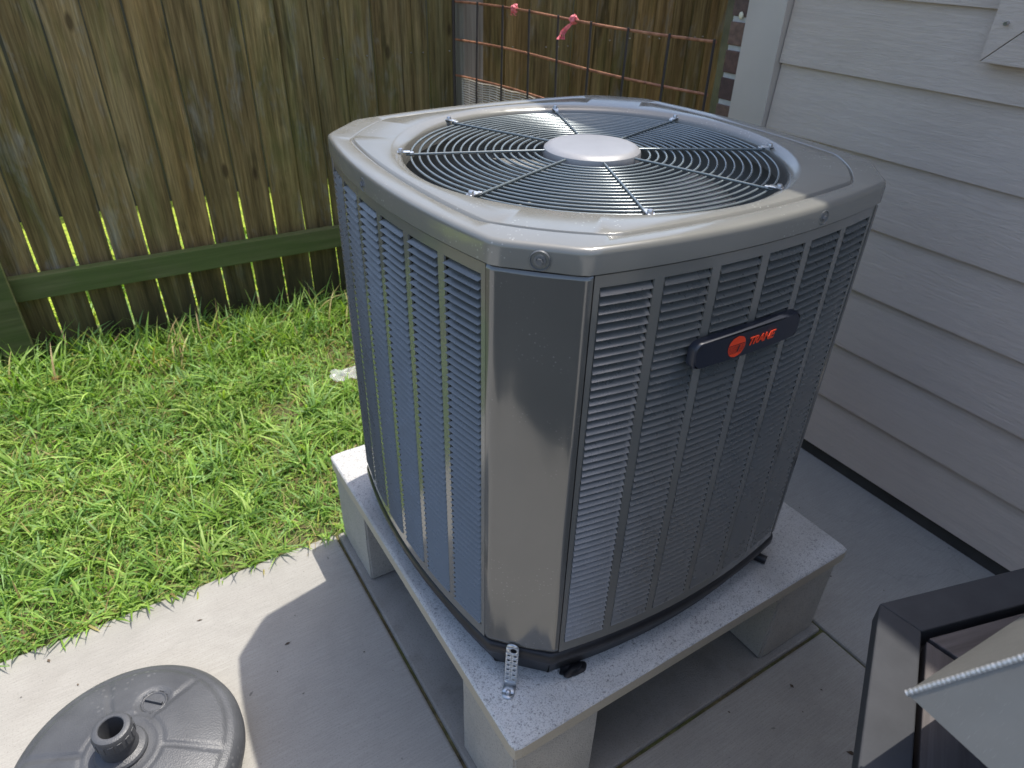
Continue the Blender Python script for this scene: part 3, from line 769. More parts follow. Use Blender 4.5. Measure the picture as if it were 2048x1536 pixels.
# --- corner posts
PZ0, PZ1 = 0.3665, 1.0715
def corner_post(si):
    L = SIDES[si][3]; nsi = (si + 1) % 4; mb = MB()
    pts = [Vector(side_pt(si, L - 0.010)[:2]), Vector(side_pt(si, L - 0.004)[:2]), Vector(side_pt(si, L)[:2])]
    a = Vector(side_pt(si, L)[:2]); b = Vector(side_pt(nsi, 0)[:2])
    ends = [Vector(side_pt(nsi, 0.004)[:2]), Vector(side_pt(nsi, 0.010)[:2])]
    ctrl = [pts[0], pts[1]]
    # rounded corner into a very slightly crowned flat
    def bez(p0, p1, p2, n):
        return [p0.lerp(p1, t).lerp(p1.lerp(p2, t), t) for t in [k / n for k in range(n + 1)]]
    f0 = a + (b - a) * 0.14; f1 = a + (b - a) * 0.86; nn = Vector(((b - a).y, -(b - a).x)).normalized()
    path = [pts[0]] + bez(pts[1], a, f0, 6) + [f0.lerp(f1, t) + nn * 0.0022 * 4 * t * (1 - t) for t in (0.15, 0.3, 0.45, 0.6, 0.75, 0.9)] + bez(f1, b, ends[0], 6) + [ends[1]]
    inn = [path[0] + (Vector(UC) - path[0]).normalized() * 0.012] + path + [path[-1] + (Vector(UC) - path[-1]).normalized() * 0.012]
    vs = []; 
    for z, ins in ((PZ0, 0.004), (PZ0 + 0.012, 0.0), (PZ0 + 0.013, 0.0), (PZ0 + 0.25, 0.0), (PZ1 - 0.25, 0.0), (PZ1 - 0.005, 0.0), (PZ1 - 0.004, 0.0), (PZ1, 0.003)):
        for q in inn:
            d = (Vector(UC) - q).normalized() * ins; vs.append((q.x + d.x, q.y + d.y, z))
    n = len(inn); fs = []
    for r_ in range(7):
        for i in range(n - 1): fs.append((r_ * n + i, r_ * n + i + 1, (r_ + 1) * n + i + 1, (r_ + 1) * n + i))
    mb.add(vs, fs); return mb.build('corner_post', M['post'], ac, 40)
for si in range(4): corner_post(si)

# --- louvred panels
NS = 54; SP = 0.0123; ZT = 1.0555
slat_list = []
def panel(si, full):
    L = SIDES[si][3]; a0, a1 = 0.0125, L - 0.0125; mb = MB(); th = 0.003; out = -0.0015
    ncol = 6; mgn = 0.008; gap = 0.0145; tot = (a1 - a0) - 2 * mgn; cw = (tot - gap * (ncol - 1)) / ncol
    cols = [(a0 + mgn + i * (cw + gap), a0 + mgn + i * (cw + gap) + cw) for i in range(ncol)]
    zb = ZT - NS * SP - 0.0010
    def strip(s0, s1, z0, z1, n=3):
        vs = []; fs = []
        for k in range(n + 1):
            s = s0 + (s1 - s0) * k / n
            A = side_pt(si, s, out); B = side_pt(si, s, out - th)
            vs += [(A[0], A[1], z0), (A[0], A[1], z1), (B[0], B[1], z1), (B[0], B[1], z0)]
        for k in range(n):
            o = 4 * k
            for i in range(4):
                j = (i + 1) % 4; fs.append((o + i, o + j, o + 4 + j, o + 4 + i))
        fs += [(0, 1, 2, 3), (4 * n, 4 * n + 3, 4 * n + 2, 4 * n + 1)]
        mb.add(vs, fs)
    strip(a0, a1, ZT, PZ1, 16); strip(a0, a1, PZ0, zb, 16)
    strip(a0, cols[0][0], zb, ZT, 1); strip(cols[-1][1], a1, zb, ZT, 1)
    for i in range(ncol - 1): strip(cols[i][1], cols[i + 1][0], zb, ZT, 2)
    # rolled side edges
    for s in (a0, a1):
        A = side_pt(si, s, out); B = side_pt(si, s, out - 0.012)
        mb.add([(A[0], A[1], PZ0), (A[0], A[1], PZ1), (B[0], B[1], PZ1), (B[0], B[1], PZ0)], [(0, 1, 2, 3)])
    po = mb.build('louver_panel', M['paint'], ac, 40)
    for (c0, c1) in cols:
        for k in range(NS):
            zt = ZT - k * SP
            vs = []; n = 3
            for j in range(n + 1):
                t_ = j / n
                st = c0 + 0.0035 + (c1 - c0 - 0.0035) * t_; sb = c0 + (c1 - c0 - 0.0022) * t_
                P = [side_pt(si, st, out - 0.0135, zt + 0.0020), side_pt(si, st, out - 0.0050, zt - 0.0055), side_pt(si, sb, out + 0.0028, zt - SP + 0.0018), side_pt(si, sb, out + 0.0020, zt - SP + 0.0008)]
                vs += P
            fs = []
            for j in range(n):
                for i in range(3): fs.append((4 * j + i, 4 * j + i + 1, 4 * j + 5 + i, 4 * j + 4 + i))
            slat_list.append((si, po, vs, fs))
    return po
panels = {si: panel(si, True) for si in range(4)}
# rank slats by how large they show, keep the largest 300 as parts
def area_px(vs):
    q = []
    for i in (0, 2, 14, 12):
        d = [vs[i][a] - CP[a] for a in range(3)]; c = [sum(RC[r_][a] * d[a] for a in range(3)) for r_ in range(3)]
        q.append((c[0] / c[2], c[1] / c[2]))
    s = 0
    for i in range(4):
        j = (i + 1) % 4; s += q[i][0] * q[j][1] - q[j][0] * q[i][1]
    return abs(s)
rank = sorted(range(len(slat_list)), key=lambda i: -(area_px(slat_list[i][2]) if slat_list[i][0] in (0, 3) else 0))
rest = {si: MB() for si in range(4)}
for n_, i in enumerate(rank):
    si, po, vs, fs = slat_list[i]
    if n_ < 300:
        mb = MB(); mb.add(vs, fs); mb.build('slat', M['slat'], po, 60)
    else: rest[si].add(vs, fs)
for si, mb in rest.items():
    o = mb.build('louver_slats', M['slat'], panels[si], 60); o['kind'] = 'stuff'
# --- coil, liner, fan, base
def shell(off, z0, z1, name, mat):
    pts = outline(off); mb = MB(); n = len(pts)
    mb.add([(x, y, z0) for x, y in pts] + [(x, y, z1) for x, y in pts], [(i, (i + 1) % n, n + (i + 1) % n, n + i) for i in range(n)])
    return mb.build(name, mat, ac, 40)
shell(-0.022, 0.34, 1.070, 'coil', M['coil'])
shell(-0.030, 0.34, 1.071, 'inner_liner', M['liner'])
shell(-0.0135, 0.366, 1.0712, 'seam_backing', M['coil'])
fl = MB(); pts = outline(-0.0135); fl.add([(x, y, 0.345) for x, y in pts], [tuple(range(len(pts)))]); fl.build('bottom_plate', M['black'], ac)
bp = MB(); n = len(OUT); prof = [(-0.060, SH + 0.0015), (-0.028, SH + 0.0015), (-0.025, SH + 0.004), (-0.006, 0.330), (-0.001, 0.338), (0.0010, 0.342), (0.0012, 0.352), (0.0008, 0.355), (-0.0010, 0.3595), (-0.004, 0.3620), (-0.014, 0.3620)]
rings = [outline(o_) for o_, z in prof]
vs = [(x, y, z) for ring, (o_, z) in zip(rings, prof) for x, y in ring]
fs = [(i * n + k, i * n + (k + 1) % n, (i + 1) * n + (k + 1) % n, (i + 1) * n + k) for i in range(len(prof) - 1) for k in range(n)]
bp.add(vs, fs); bp.build('base_pan', M['black'], ac, 40)
for fx, fy in ((X0 + 0.06, Y1 - 0.10), (X1 - 0.10, Y1 - 0.02)):
    ft = MB(); ft.lathe([(0.0, SH + 0.0012), (0.021, SH + 0.0012), (0.023, SH + 0.005), (0.020, SH + 0.0185), (0.0, SH + 0.0185)], 20, (fx, fy + 0.02, 0)); ft.build('foot', M['black'], ac, 40)
# fan
fan = MB()
for b in range(4):
    a0 = b * math.pi / 2 + 0.95; vs = []; nr, nt = 6, 6
    for i in range(nr + 1):
        r_ = 0.05 + 0.235 * i / nr
        for j in range(nt + 1):
            w = (0.35 + 0.75 * math.sin(math.pi * 0.5 * i / nr)) ; a = a0 + w * (j / nt - 0.35)
            vs.append((UC[0] + r_ * math.cos(a), UC[1] + r_ * math.sin(a), 1.000 + 0.045 * (j / nt - 0.5)))
    fan.add(vs, [(i * (nt + 1) + j, i * (nt + 1) + j + 1, (i + 1) * (nt + 1) + j + 1, (i + 1) * (nt + 1) + j) for i in range(nr) for j in range(nt)])
fo = fan.build('fan', M['fanblack'], ac, 40); so = fo.modifiers.new('thick', 'SOLIDIFY'); so.thickness = 0.0025
mo = MB(); mo.lathe([(0.0, 1.075), (0.065, 1.075), (0.072, 1.065), (0.072, 0.97), (0.0, 0.965)], 40, (UC[0], UC[1], 0)); mo.build('fan_motor', M['coil'], ac, 40)
ta = MB(); ta.box((X0 + 0.05, Y0 + 0.05, 0.70), (X1 - 0.05, Y1 - 0.05, 0.705)); ta.build('inner_shelf', M['coil'], ac)
wv = MB(); wv.tube([(0.12, 0.60, 1.08), (0.122, 0.60, 0.72)], 0.005, 8); wv.build('cable', M['coil'], ac, 60)
# --- grille
GZ = 1.0945; RO = 0.304; RI = 0.098; NR = 16
def gz(r_): return GZ + 0.004 * (1 - (r_ / 0.318) ** 2)
for i in range(NR):
    r_ = RI + (RO - RI) * i / (NR - 1); mb = MB(); ns = 96
    mb.tube([(UC[0] + r_ * math.cos(2 * math.pi * k / ns), UC[1] + r_ * math.sin(2 * math.pi * k / ns), gz(r_)) for k in range(ns)], 0.0021, 6, True)
    mb.build('ring_wire', M['wire'], ac, 80)
for k in range(8):
    a = math.atan2(0.547 - 0.42, 0.1 - 0.389) + k * math.pi / 4
    ca, sa = math.cos(a), math.sin(a); mb = MB()
    mb.tube([(UC[0] + r_ * ca, UC[1] + r_ * sa, gz(r_) + 0.0034) for r_ in (0.08, 0.14, 0.2, 0.26, 0.300, 0.312)], 0.0020, 6)
    rod = mb.build('radial_wire', M['wire'], ac, 80)
    cl = MB(); mt = Matrix.Translation((UC[0], UC[1], 0)) @ Matrix.Rotation(a, 4, 'Z')
    cl.box((0.305, -0.0052, 1.1015), (0.326, 0.0052, 1.1037), 0, mt); cl.box((0.299, -0.0036, 1.0985), (0.3055, 0.0036, 1.1025), 0, mt)
    clip = cl.build('clip', M['zinc'], ac, None, 0.001)
    sc = MB(); sc.lathe([(0.0, 0.0048), (0.0035, 0.0043), (0.0042, 0.003), (0.0042, 0.0), (0.0062, 0.0), (0.0062, -0.001)], 12)
    q = sc.build('screw', M['screw'], clip, 40); q.location = (UC[0] + 0.320 * ca, UC[1] + 0.320 * sa, 1.1038)
hb = MB(); hb.lathe([(0.0, 0.0125), (0.066, 0.0122), (0.076, 0.0105), (0.0815, 0.006), (0.083, 0.0), (0.083, -0.007), (0.079, -0.009), (0.0, -0.009)], 64, (UC[0] , UC[1], 1.0985))
hb.build('hub_disc', M['hub'], ac, 35)
# --- badge
bx0, bx1, bz0, bz1 = 0.279, 0.489, 0.9165, 0.9560
badge_loc = Vector(((bx0 + bx1) / 2, 0.0, (bz0 + bz1) / 2))
s_mid = badge_loc.x - SIDES[0][0][0]
bd = MB(); hw, hh, rr = (bx1 - bx0) / 2, (bz1 - bz0) / 2, 0.013
poly = []
for cx, cz, a0 in ((hw - rr, hh - rr, 0), (-hw + rr, hh - rr, 90), (-hw + 0.009, -hh + 0.009, 180), (hw - 0.009, -hh + 0.009, 270)):
    r_ = rr if a0 < 180 else 0.009
    for k in range(7): poly.append((cx + r_ * math.cos(R(a0 + 15 * k)), cz + r_ * math.sin(R(a0 + 15 * k))))
def byy(x): return 0.0012 * 0 + 4 * BOW * (x / W_) ** 2
n = len(poly); vs = []
for (ins, yy) in ((0.0, 0.014), (0.0, 0.0022), (0.0012, 0.0006), (0.003, 0.0)):
    for x, z in poly:
        s = 1 - ins / math.hypot(x, z) if ins else 1
        vs.append((x * s, yy + byy(x), z * s))
bd.add(vs, [(i * n + k, i * n + (k + 1) % n, (i + 1) * n + (k + 1) % n, (i + 1) * n + k) for i in range(3) for k in range(n)])
# front as strips so that it can follow the bow
cols_ = 24; zz = hh - 0.003
fv = []; ff = []
top = {}; 
def zlim(x):
    zs_ = []
    for i in range(n):
        x1, z1 = poly[i]; x2, z2 = poly[(i + 1) % n]; k1 = 1 - 0.003 / math.hypot(x1, z1); k2 = 1 - 0.003 / math.hypot(x2, z2)
        x1 *= k1; z1 *= k1; x2 *= k2; z2 *= k2
        if (x1 - x) * (x2 - x) <= 0 and x1 != x2: zs_.append(z1 + (z2 - z1) * (x - x1) / (x2 - x1))
    return (min(zs_), max(zs_)) if zs_ else (0, 0)
for k in range(cols_ + 1):
    x = -hw + 0.0032 + (2 * hw - 0.0064) * k / cols_; lo, hi = zlim(x); fv += [(x, byy(x), lo), (x, byy(x), hi)]
for k in range(cols_): ff.append((2 * k, 2 * k + 2, 2 * k + 3, 2 * k + 1))
bd.add(fv, ff)
surf = side_pt(0, s_mid)
badge = bd.build('badge', M['badge'], ac, 50); badge.location = (badge_loc.x, surf[1] - 0.0185, badge_loc.z)
badge.rotation_euler = (0, 0, math.atan(-4 * BOW * (2 * s_mid / W_ - 1) / W_) * -1)
badge['label'] = 'navy name badge with orange emblem and lettering'
LX = -0.030; lr = 0.0165
lg = MB()
def slice_(z0, z1, x_lim=None):
    def hx(z): return math.sqrt(max(0, lr * lr - z * z))
    k = 5; left = []; right = []
    for i in range(k + 1):
        z = z0 + (z1 - z0) * i / k; h = hx(z); right.append((h, z)); left.append((-h, z))
    P = right + left[::-1]
    y = -0.0009
    lg.add([(LX + x, y + byy(LX + x), z) for x, z in P], [tuple(range(len(P)))])
slice_(0.0035, lr * 0.999)
z = 0.0024
while z > -0.0105:
    slice_(z - 0.00085, z); z -= 0.00150
slice_(-lr * 0.999, -0.0108)
lo_ = lg.build('emblem', M['orange'], badge)
# dark notch bar inside the emblem
nb_ = MB(); nb_.add([(LX + 0.0005, -0.0016 + byy(LX), -0.0080), (LX + 0.0032, -0.0016 + byy(LX), -0.0080), (LX + 0.0058, -0.0016 + byy(LX), 0.0010), (LX + 0.0030, -0.0016 + byy(LX), 0.0010)], [(0, 1, 2, 3)])
nb_.build('emblem_notch', M['badge'], badge)
cu = bpy.data.curves.new('lettering', 'FONT'); cu.body = 'TRANE'; cu.size = 0.0172; cu.shear = 0.32; cu.extrude = 0.0004; cu.offset = 0.00042; cu.space_character = 0.92; cu.align_x = 'LEFT'; cu.align_y = 'CENTER'
to = bpy.data.objects.new('lettering_curve', cu); COL.objects.link(to)
dg = bpy.context.evaluated_depsgraph_get(); tm = bpy.data.meshes.new_from_object(to.evaluated_get(dg)); bpy.data.objects.remove(to)
tm.materials.clear(); tm.materials.append(M['orange']); tm.name = 'lettering'
lt = link('lettering', tm, badge); lt.rotation_euler = (R(90), 0, 0); lt.location = (-0.0085, -0.0008, 0.0005)
# --- small things on slab
dp = MB(); dp.tube([(0.668, 0.098, SH + 0.010), (0.676, 0.082, SH + 0.010), (0.683, 0.068, SH + 0.009)], [0.009, 0.010, 0.0095], 12)
tag(dp.build('drain_plug', M['black'], None, 40), 'short black drain stub sticking out under the right end of the unit', 'drain plug')
bmk = bmesh.new(); bmesh.ops.create_icosphere(bmk, subdivisions=4, radius=0.017)
for v in bmk.verts:
    v.co *= 1 + 0.7 * mnoise.noise(v.co * 75); v.co.z *= 0.35; v.co.x *= 1.5; v.co.y *= 0.8
me = bpy.data.meshes.new('sealant_blob'); bmk.to_mesh(me); bmk.free(); me.materials.append(M['black'])
o = link('sealant_blob', me); o.location = (0.176, 0.074, SH + 0.004); tag(o, 'ragged black sealant lump at the base pan on the slab', 'sealant')

# hold-down strap: perforated galvanised strip, bent foot
strap = thing('hold_down_strap', 'perforated galvanised strap fixing the near corner of the unit to the slab', 'strap', (0, 0, 0))
def strap_mesh():
    w = 0.0225; cellh = 0.0115; mb = MB()
    foot = 0.030; bend = 0.012; upright = 0.118
    def place(u, v_):  # u across (-w/2..w/2), v_ along from foot tip
        nrm = Vector((-1, -1, 0)).normalized(); tan = Vector((1, -1, 0)).normalized()
        if v_ < foot: d, z = 0.046 - v_ , 0.0025
        else:
            t_ = v_ - foot
            d = 0.016 - 0.040 * t_ / upright * 0.32; z = 0.0025 + t_ * 0.985
        return base_ + nrm * d + tan * u + Vector((0, 0, z))
    mid = Vector(((X0 + X0 + CH) / 2, (Y0 + Y0 + CH) / 2, SH))
    base_ = mid + Vector((1, -1, 0)).normalized() * (-0.012)
    def cell(u0, u1, v0, v1, hole_r=None, hc=None):
        if hole_r is None:
            n = 4; us = [u0 + (u1 - u0) * k / n for k in range(n + 1)]
            vs = [place(u, v0) for u in us] + [place(u, v1) for u in us]
            mb.add(vs, [(k, k + 1, n + 2 + k, n + 1 + k) for k in range(n)]); return
        cu_, cv = hc; n = 16; outp = []; inp = []
        for k in range(n):
            a = 2 * math.pi * k / n; c_, s_ = math.cos(a), math.sin(a)
            tx = ((u1 - cu_) if c_ > 0 else (cu_ - u0)) / max(abs(c_), 1e-6); tz = ((v1 - cv) if s_ > 0 else (cv - v0)) / max(abs(s_), 1e-6); t_ = min(tx, tz)
            outp.append(place(cu_ + c_ * t_, cv + s_ * t_)); inp.append(place(cu_ + c_ * hole_r, cv + s_ * hole_r))
        # corner points make the outer loop exact
        mb.add(outp + inp, [(k, (k + 1) % n, n + (k + 1) % n, n + k) for k in range(n)])
        for (uu, vv, ka) in ((u1, v1, 2), (u0, v1, 6), (u0, v0, 10), (u1, v0, 14)):
            cp = place(uu, vv); a_ = outp[ka - 1]; b_ = outp[ka]; c_ = outp[(ka + 1) % n]
            mb.add([a_, cp, b_], [(0, 1, 2)]); mb.add([b_, cp, c_], [(0, 1, 2)])
    h = w / 2
    # rounded foot tip
    vs = [place(0, 0.013)]; 
    for k in range(13):
        a = math.pi + math.pi * k / 12; vs.append(place(h * math.cos(a), 0.013 + h * math.sin(a)))
    mb.add(vs, [(0, k, k + 1) for k in range(1, 13)])
    cell(-h, h, 0.013, foot)
    v_ = foot; cell(-h, h, v_, v_ + 0.010); v_ += 0.010
    for k in range(6):
        for (a_, b_) in ((-h, 0), (0, h)):
            cell(a_, b_, v_, v_ + cellh, 0.0026, ((a_ + b_) / 2, v_ + cellh / 2))
        v_ += cellh
    # top eye
    cell(-h, h, v_, v_ + 0.014, 0.0058, (0.002, v_ + 0.007)); v_ += 0.014
    vs = [place(0, v_)]
    for k in range(13):
        a = math.pi * k / 12; vs.append(place(h * math.cos(a), v_ + h * 0.75 * math.sin(a)))
    mb.add(vs, [(0, k, k + 1) for k in range(1, 13)])
    return mb
o = strap_mesh().build('strip', M['zinc'], strap, 40); so = o.modifiers.new('thick', 'SOLIDIFY'); so.thickness = 0.0018; so.offset = 0
mid = Vector(((X0 + X0 + CH) / 2, (Y0 + Y0 + CH) / 2, SH)) + Vector((1, -1, 0)).normalized() * (-0.012) + Vector((-1, -1, 0)).normalized() * 0.031
sc = MB(); sc.lathe([(0.0, 0.0045), (0.003, 0.004), (0.0048, 0.002), (0.005, 0.0)], 14); q = sc.build('screw', M['screw'], strap, 40); q.location = mid + Vector((0, 0, 0.0034))

# ------------------------------------------------------------------ umbrella base
ub = thing('umbrella_base', 'round dark grey plastic umbrella base with collar on the patio', 'umbrella base', (-0.576, 0.468, 0.0))
UR = 0.205
def ub_mesh():
    mb = MB(); nr, nt = 46, 216; vs = []
    def h(r_):
        t_ = r_ / UR
        if t_ < 0.92: return 0.100 - 0.030 * t_ ** 2.2
        u = (t_ - 0.92) / 0.08; return (0.100 - 0.030 * 0.92 ** 2.2) - 0.012 * u * u
    def sm(e0, e1, x):
        t_ = min(1, max(0, (x - e0) / (e1 - e0))); return t_ * t_ * (3 - 2 * t_)
    for i in range(nr + 1):
        r_ = UR * (0.10 + 0.90 * i / nr)
        for k in range(nt):
            a = 2 * math.pi * k / nt; z = h(r_)
            sec = (a * 6 / (2 * math.pi) + 0.35 + 0.10 * math.sin((r_ - 0.06) * 14)) % 1.0
            dd = min(sec, 1 - sec) * (2 * math.pi / 6) * r_     # distance from sector border
            pad = sm(0.003, 0.008, dd) * sm(0.070, 0.077, r_) * (1 - sm(0.176, 0.184, r_))
            cx, cy = 0.066, 0.078
            dc = math.hypot(r_ * math.cos(a) - cx, r_ * math.sin(a) - cy); pad *= sm(0.030, 0.036, dc)
            z += 0.0030 * pad
            z += 0.0022 * math.exp(-((r_ - 0.064) / 0.004) ** 2)
            if dc < 0.026: z -= 0.007 * (1 - sm(0.0225, 0.025, dc))
            vs.append((r_ * math.cos(a), r_ * math.sin(a), z))
    fs = [(i * nt + k, i * nt + (k + 1) % nt, (i + 1) * nt + (k + 1) % nt, (i + 1) * nt + k) for i in range(nr) for k in range(nt)]
    o_ = len(vs)
    for (r_, z) in ((UR + 0.004, 0.050), (UR + 0.004, 0.030), (UR - 0.006, 0.006), (UR - 0.010, 0.0015)):
        for k in range(nt):
            a = 2 * math.pi * k / nt; vs.append((r_ * math.cos(a), r_ * math.sin(a), z))
    rr_ = [nr * nt, o_, o_ + nt, o_ + 2 * nt, o_ + 3 * nt]
    for q in range(4):
        for k in range(nt): fs.append((rr_[q] + k, rr_[q] + (k + 1) % nt, rr_[q + 1] + (k + 1) % nt, rr_[q + 1] + k))
    mb.add(vs, fs); return mb
ub_mesh().build('shell', M['umb'], ub, 40)
co = MB()
def ribs(a, r_, z):
    return 1.0
co.lathe([(0.046, 0.095), (0.046, 0.105), (0.043, 0.109), (0.033, 0.112), (0.0305, 0.138), (0.0305, 0.1385), (0.0345, 0.1395), (0.0345, 0.165), (0.0322, 0.171), (0.0285, 0.173), (0.0225, 0.1725), (0.0212, 0.171), (0.0212, 0.120), (0.0160, 0.120), (0.0160, 0.110), (0.0, 0.110)], 48)
col_ = co.build('collar', M['umb'], ub, 35)
for k in range(14):
    a = 2 * math.pi * k / 14; rb_ = MB(); mt = Matrix.Rotation(a, 4, 'Z')
    rb_.box((0.0335, -0.0046, 0.1430), (0.0354, 0.0046, 0.1620), 0, mt); rb_.build('grip_rib', M['umb'], col_, None, 0.0008)
fc = MB(); fc.lathe([(0.0, 0.0), (0.0195, 0.0), (0.0205, 0.0012), (0.0225, 0.0018), (0.024, 0.0010), (0.0245, -0.002)], 32)
cap_ = fc.build('filler_cap', M['umb'], ub, 35); cap_.location = (0.066, 0.078, 0.0905); cap_.rotation_euler = (0, R(4), R(20))
fb = MB(); fb.box((-0.0185, -0.0025, 0.0), (0.0185, 0.0025, 0.0065)); q = fb.build('grip_bar', M['umb'], cap_, None, 0.0008); q.rotation_euler = (0, 0, R(-62))

# ------------------------------------------------------------------ octagonal fire table and aluminium cover
TZ = 0.679
OS = 0.38; ORr = OS * 1.30656
TC = Vector((0.390 + 0.113 * ORr, -0.264 - 0.9936 * ORr, 0))
tb = thing('patio_table', 'dark grey octagonal patio fire table at the lower right', 'table', (TC.x, TC.y, 0))
A0 = math.atan2(0.9936, -0.113)
def octo(r_, a_off=0): return [(r_ * math.cos(A0 + a_off + k * math.pi / 4), r_ * math.sin(A0 + a_off + k * math.pi / 4)) for k in range(8)]
fw = 0.0505 / math.cos(math.pi / 8)
o8 = octo(ORr); i8 = octo(ORr - fw)
for k in range(8):
    k2 = (k + 1) % 8; mb = MB(); e1 = 0.0
    quad = [o8[k], o8[k2], i8[k2], i8[k]]
    mb.prism([o8[k2], o8[k], i8[k], i8[k2]], TZ - 0.034, TZ)
    mb.build('frame_edge', M['tableframe'], tb, None, 0.002)
ri = ORr - fw - 0.010
for k in range(8):
    a1 = A0 + k * math.pi / 4; a2 = a1 + math.pi / 4
    am = (a1 + a2) / 2; g_ = 0.0035
    pts = []
    for rr_, aa in ((0.12, a1), (ri, a1), (ri, a2), (0.12, a2)):
        s_ = 1 if aa == a1 else -1
        pts.append((rr_ * math.cos(aa) - s_ * g_ * math.sin(aa), rr_ * math.sin(aa) + s_ * g_ * math.cos(aa)))
    # turn the plank so its grain runs along local Y
    mb = MB(); rot = Matrix.Rotation(-am, 2)
    pl = [tuple(rot @ Vector(p_)) for p_ in pts]
    mb.prism(pl, TZ - 0.030, TZ - 0.006); o = mb.build('wedge_plank', M['plank'], tb, None, 0.0015); o.rotation_euler = (0, 0, am)
mb = MB(); mb.prism(octo(ORr - 0.01), TZ - 0.040, TZ - 0.0345); mb.build('under_tray', M['coil'], tb)
for k in range(8):
    a_ = octo(ORr * 0.78); k2 = (k + 1) % 8; b_ = octo(ORr * 0.76)
    mb = MB(); mb.prism([a_[k2], a_[k], b_[k], b_[k2]], 0.002, TZ - 0.041); mb.build('side_panel', M['tableframe'], tb)
# burner box under the cover
Q = Vector((0.2094, -0.3793, 0.779)); LRZ = R(-3.5); LS = 0.43
lc = thing('aluminium_cover', 'welded scratched aluminium hood cover sitting on the patio table', 'cover', (Q.x, Q.y, 0), LRZ)
mt = Matrix.Rotation(LRZ, 4, 'Z')
hc = mt @ Vector((LS / 2, -LS / 2, 0)) + Vector((Q.x, Q.y, 0))
bb = MB(); bb.box((hc.x - TC.x - 0.11, hc.y - TC.y - 0.11, TZ - 0.0055), (hc.x - TC.x + 0.11, hc.y - TC.y + 0.11, 0.840)); bb.build('burner_box', M['coil'], tb, None, 0.004)
ins = 0.0505; rise = 0.0897; k_ = 1.75
I_ = ins * k_; H_ = rise * k_
th = 0.003
def hood(shrink, dz):
    a = shrink
    b = [(a, -a), (LS - a, -a), (LS - a, -LS + a), (a, -LS + a)]
    t_ = [(I_ + a * 0.6, -I_ - a * 0.6), (LS - I_ - a * .6, -I_ - a * .6), (LS - I_ - a * .6, -LS + I_ + a * .6), (I_ + a * .6, -LS + I_ + a * .6)]
    return [(x, y, Q.z) for x, y in b] + [(x, y, Q.z + H_ + dz) for x, y in t_]
o_ = hood(0.0, 0.0); i_ = hood(th, -th)
cv = MB()
cv.add(o_ + i_, [(k, (k + 1) % 4, 4 + (k + 1) % 4, 4 + k) for k in range(4)] + [(4, 5, 6, 7)] +
       [(8 + (k + 1) % 4, 8 + k, 12 + k, 12 + (k + 1) % 4) for k in range(4)] + [(15, 14, 13, 12)] + [(k, 8 + k, 8 + (k + 1) % 4, (k + 1) % 4) for k in range(4)])
cv.build('hood', M['alu'], lc)
lg_ = MB(); lg_.box((LS/2 - 0.13, -LS/2 - 0.13, 0.8415), (LS/2 + 0.13, -LS/2 + 0.13, 0.8465)); lg_.build('inner_frame', M['coil'], lc)
for k in range(4):
    a = Vector(o_[k]); b = Vector(o_[4 + k]); mb = MB(); n = 168; pts = []; rad = []
    d = (b - a); c = Vector((LS / 2, -LS / 2, 0.84)); 
    side = Vector((-0.0022, -0.0022, 0.0))
    for q in range(n + 1):
        t_ = q / n; w = 0.5 + 0.5 * math.cos(q * 2 * math.pi / 4.0)
        outw = Vector((a.x - c.x, a.y - c.y, 0)).normalized()
        pts.append(a + d * t_ - outw * 0.0012 + Vector((0, 0, -0.0008)) ); rad.append(0.0028 + 0.0005 * w + 0.0003 * random.random())
    mb.tube(pts, rad, 10); mb.build('weld_bead', M['weld'], lc, 60)

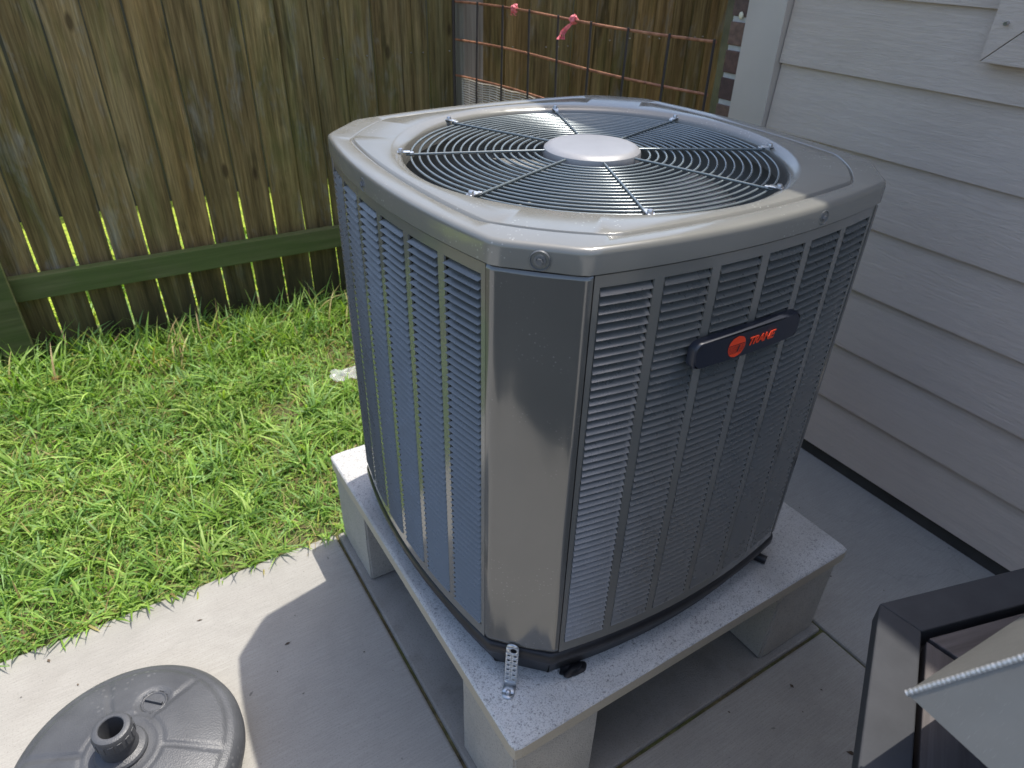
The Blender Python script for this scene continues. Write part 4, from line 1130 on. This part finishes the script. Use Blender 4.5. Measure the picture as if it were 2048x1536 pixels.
# ------------------------------------------------------------------ odds and ends
def crumple(name, label, cat, loc, size, mat, seed, flat=0.35):
    bm = bmesh.new(); bmesh.ops.create_grid(bm, x_segments=14, y_segments=10, size=0.5)
    for v in bm.verts:
        q = v.co * 4 + Vector((seed, 0, 0)); v.co.x *= size[0]; v.co.y *= size[1]
        v.co.z = size[2] * (mnoise.noise(q) + 0.6 * mnoise.noise(q * 2.7)); v.co.x += 0.1 * size[0] * mnoise.noise(q * 1.3); v.co.y += 0.1 * size[1] * mnoise.noise(q * 1.1 + Vector((3, 3, 3)))
    me = bpy.data.meshes.new(name); bm.to_mesh(me); bm.free(); me.materials.append(mat)
    o = link(name, me); o.location = loc; so = o.modifiers.new('thick', 'SOLIDIFY'); so.thickness = 0.0006
    return tag(o, label, cat)
crumple('plastic_film', 'crumpled clear plastic film lying in the grass beside the unit', 'plastic film', (0.31, 1.60, 0.045), (0.15, 0.08, 0.016), M['film'], 3)
crumple('dry_leaf', 'curled tan dry leaf lying on the grass near the fence post', 'leaf', (-0.60, 2.0, 0.085), (0.035, 0.022, 0.008), M['leaf'], 9)
bmk = bmesh.new(); bmesh.ops.create_uvsphere(bmk, u_segments=16, v_segments=10, radius=0.008)
for v in bmk.verts: v.co.z *= 1.35 if v.co.z > 0 else 1.1; v.co.x *= 0.6
me = bpy.data.meshes.new('snail_shell'); bmk.to_mesh(me); bmk.free(); me.materials.append(M['shell']); me.shade_smooth()
o = link('snail_shell', me); o.location = (WX - 0.012, 1.061, 1.2185); tag(o, 'small pale oval shell stuck on the brick corner beside the trim', 'shell')

lt_ = MB()
for i in range(150):
    x = random.uniform(-1.2, 1.35); y = random.uniform(-0.9, 0.88); z = 0.0012
    if -0.05 < x < 0.9 and -0.03 < y < 0.9: continue
    if math.hypot(x + 0.576, y - 0.468) < 0.23: continue
    L = random.choice((0.002, 0.003, 0.004, 0.008)) * random.uniform(0.6, 1.3); w = L * random.uniform(0.25, 0.6); a = random.uniform(0, 6.28)
    c_, s_ = math.cos(a), math.sin(a)
    P = [(-L, 0, 0), (0, -w, 0.0012), (L, 0, 0.0003), (0, w, 0.0004)]
    lt_.add([(x + p[0] * c_ - p[1] * s_, y + p[0] * s_ + p[1] * c_, z + p[2]) for p in P], [(0, 1, 2, 3)])
o = lt_.build('litter', M['leaf_dark']); o['kind'] = 'stuff'; o['label'] = 'tiny dark leaf crumbs and grit scattered on the concrete'
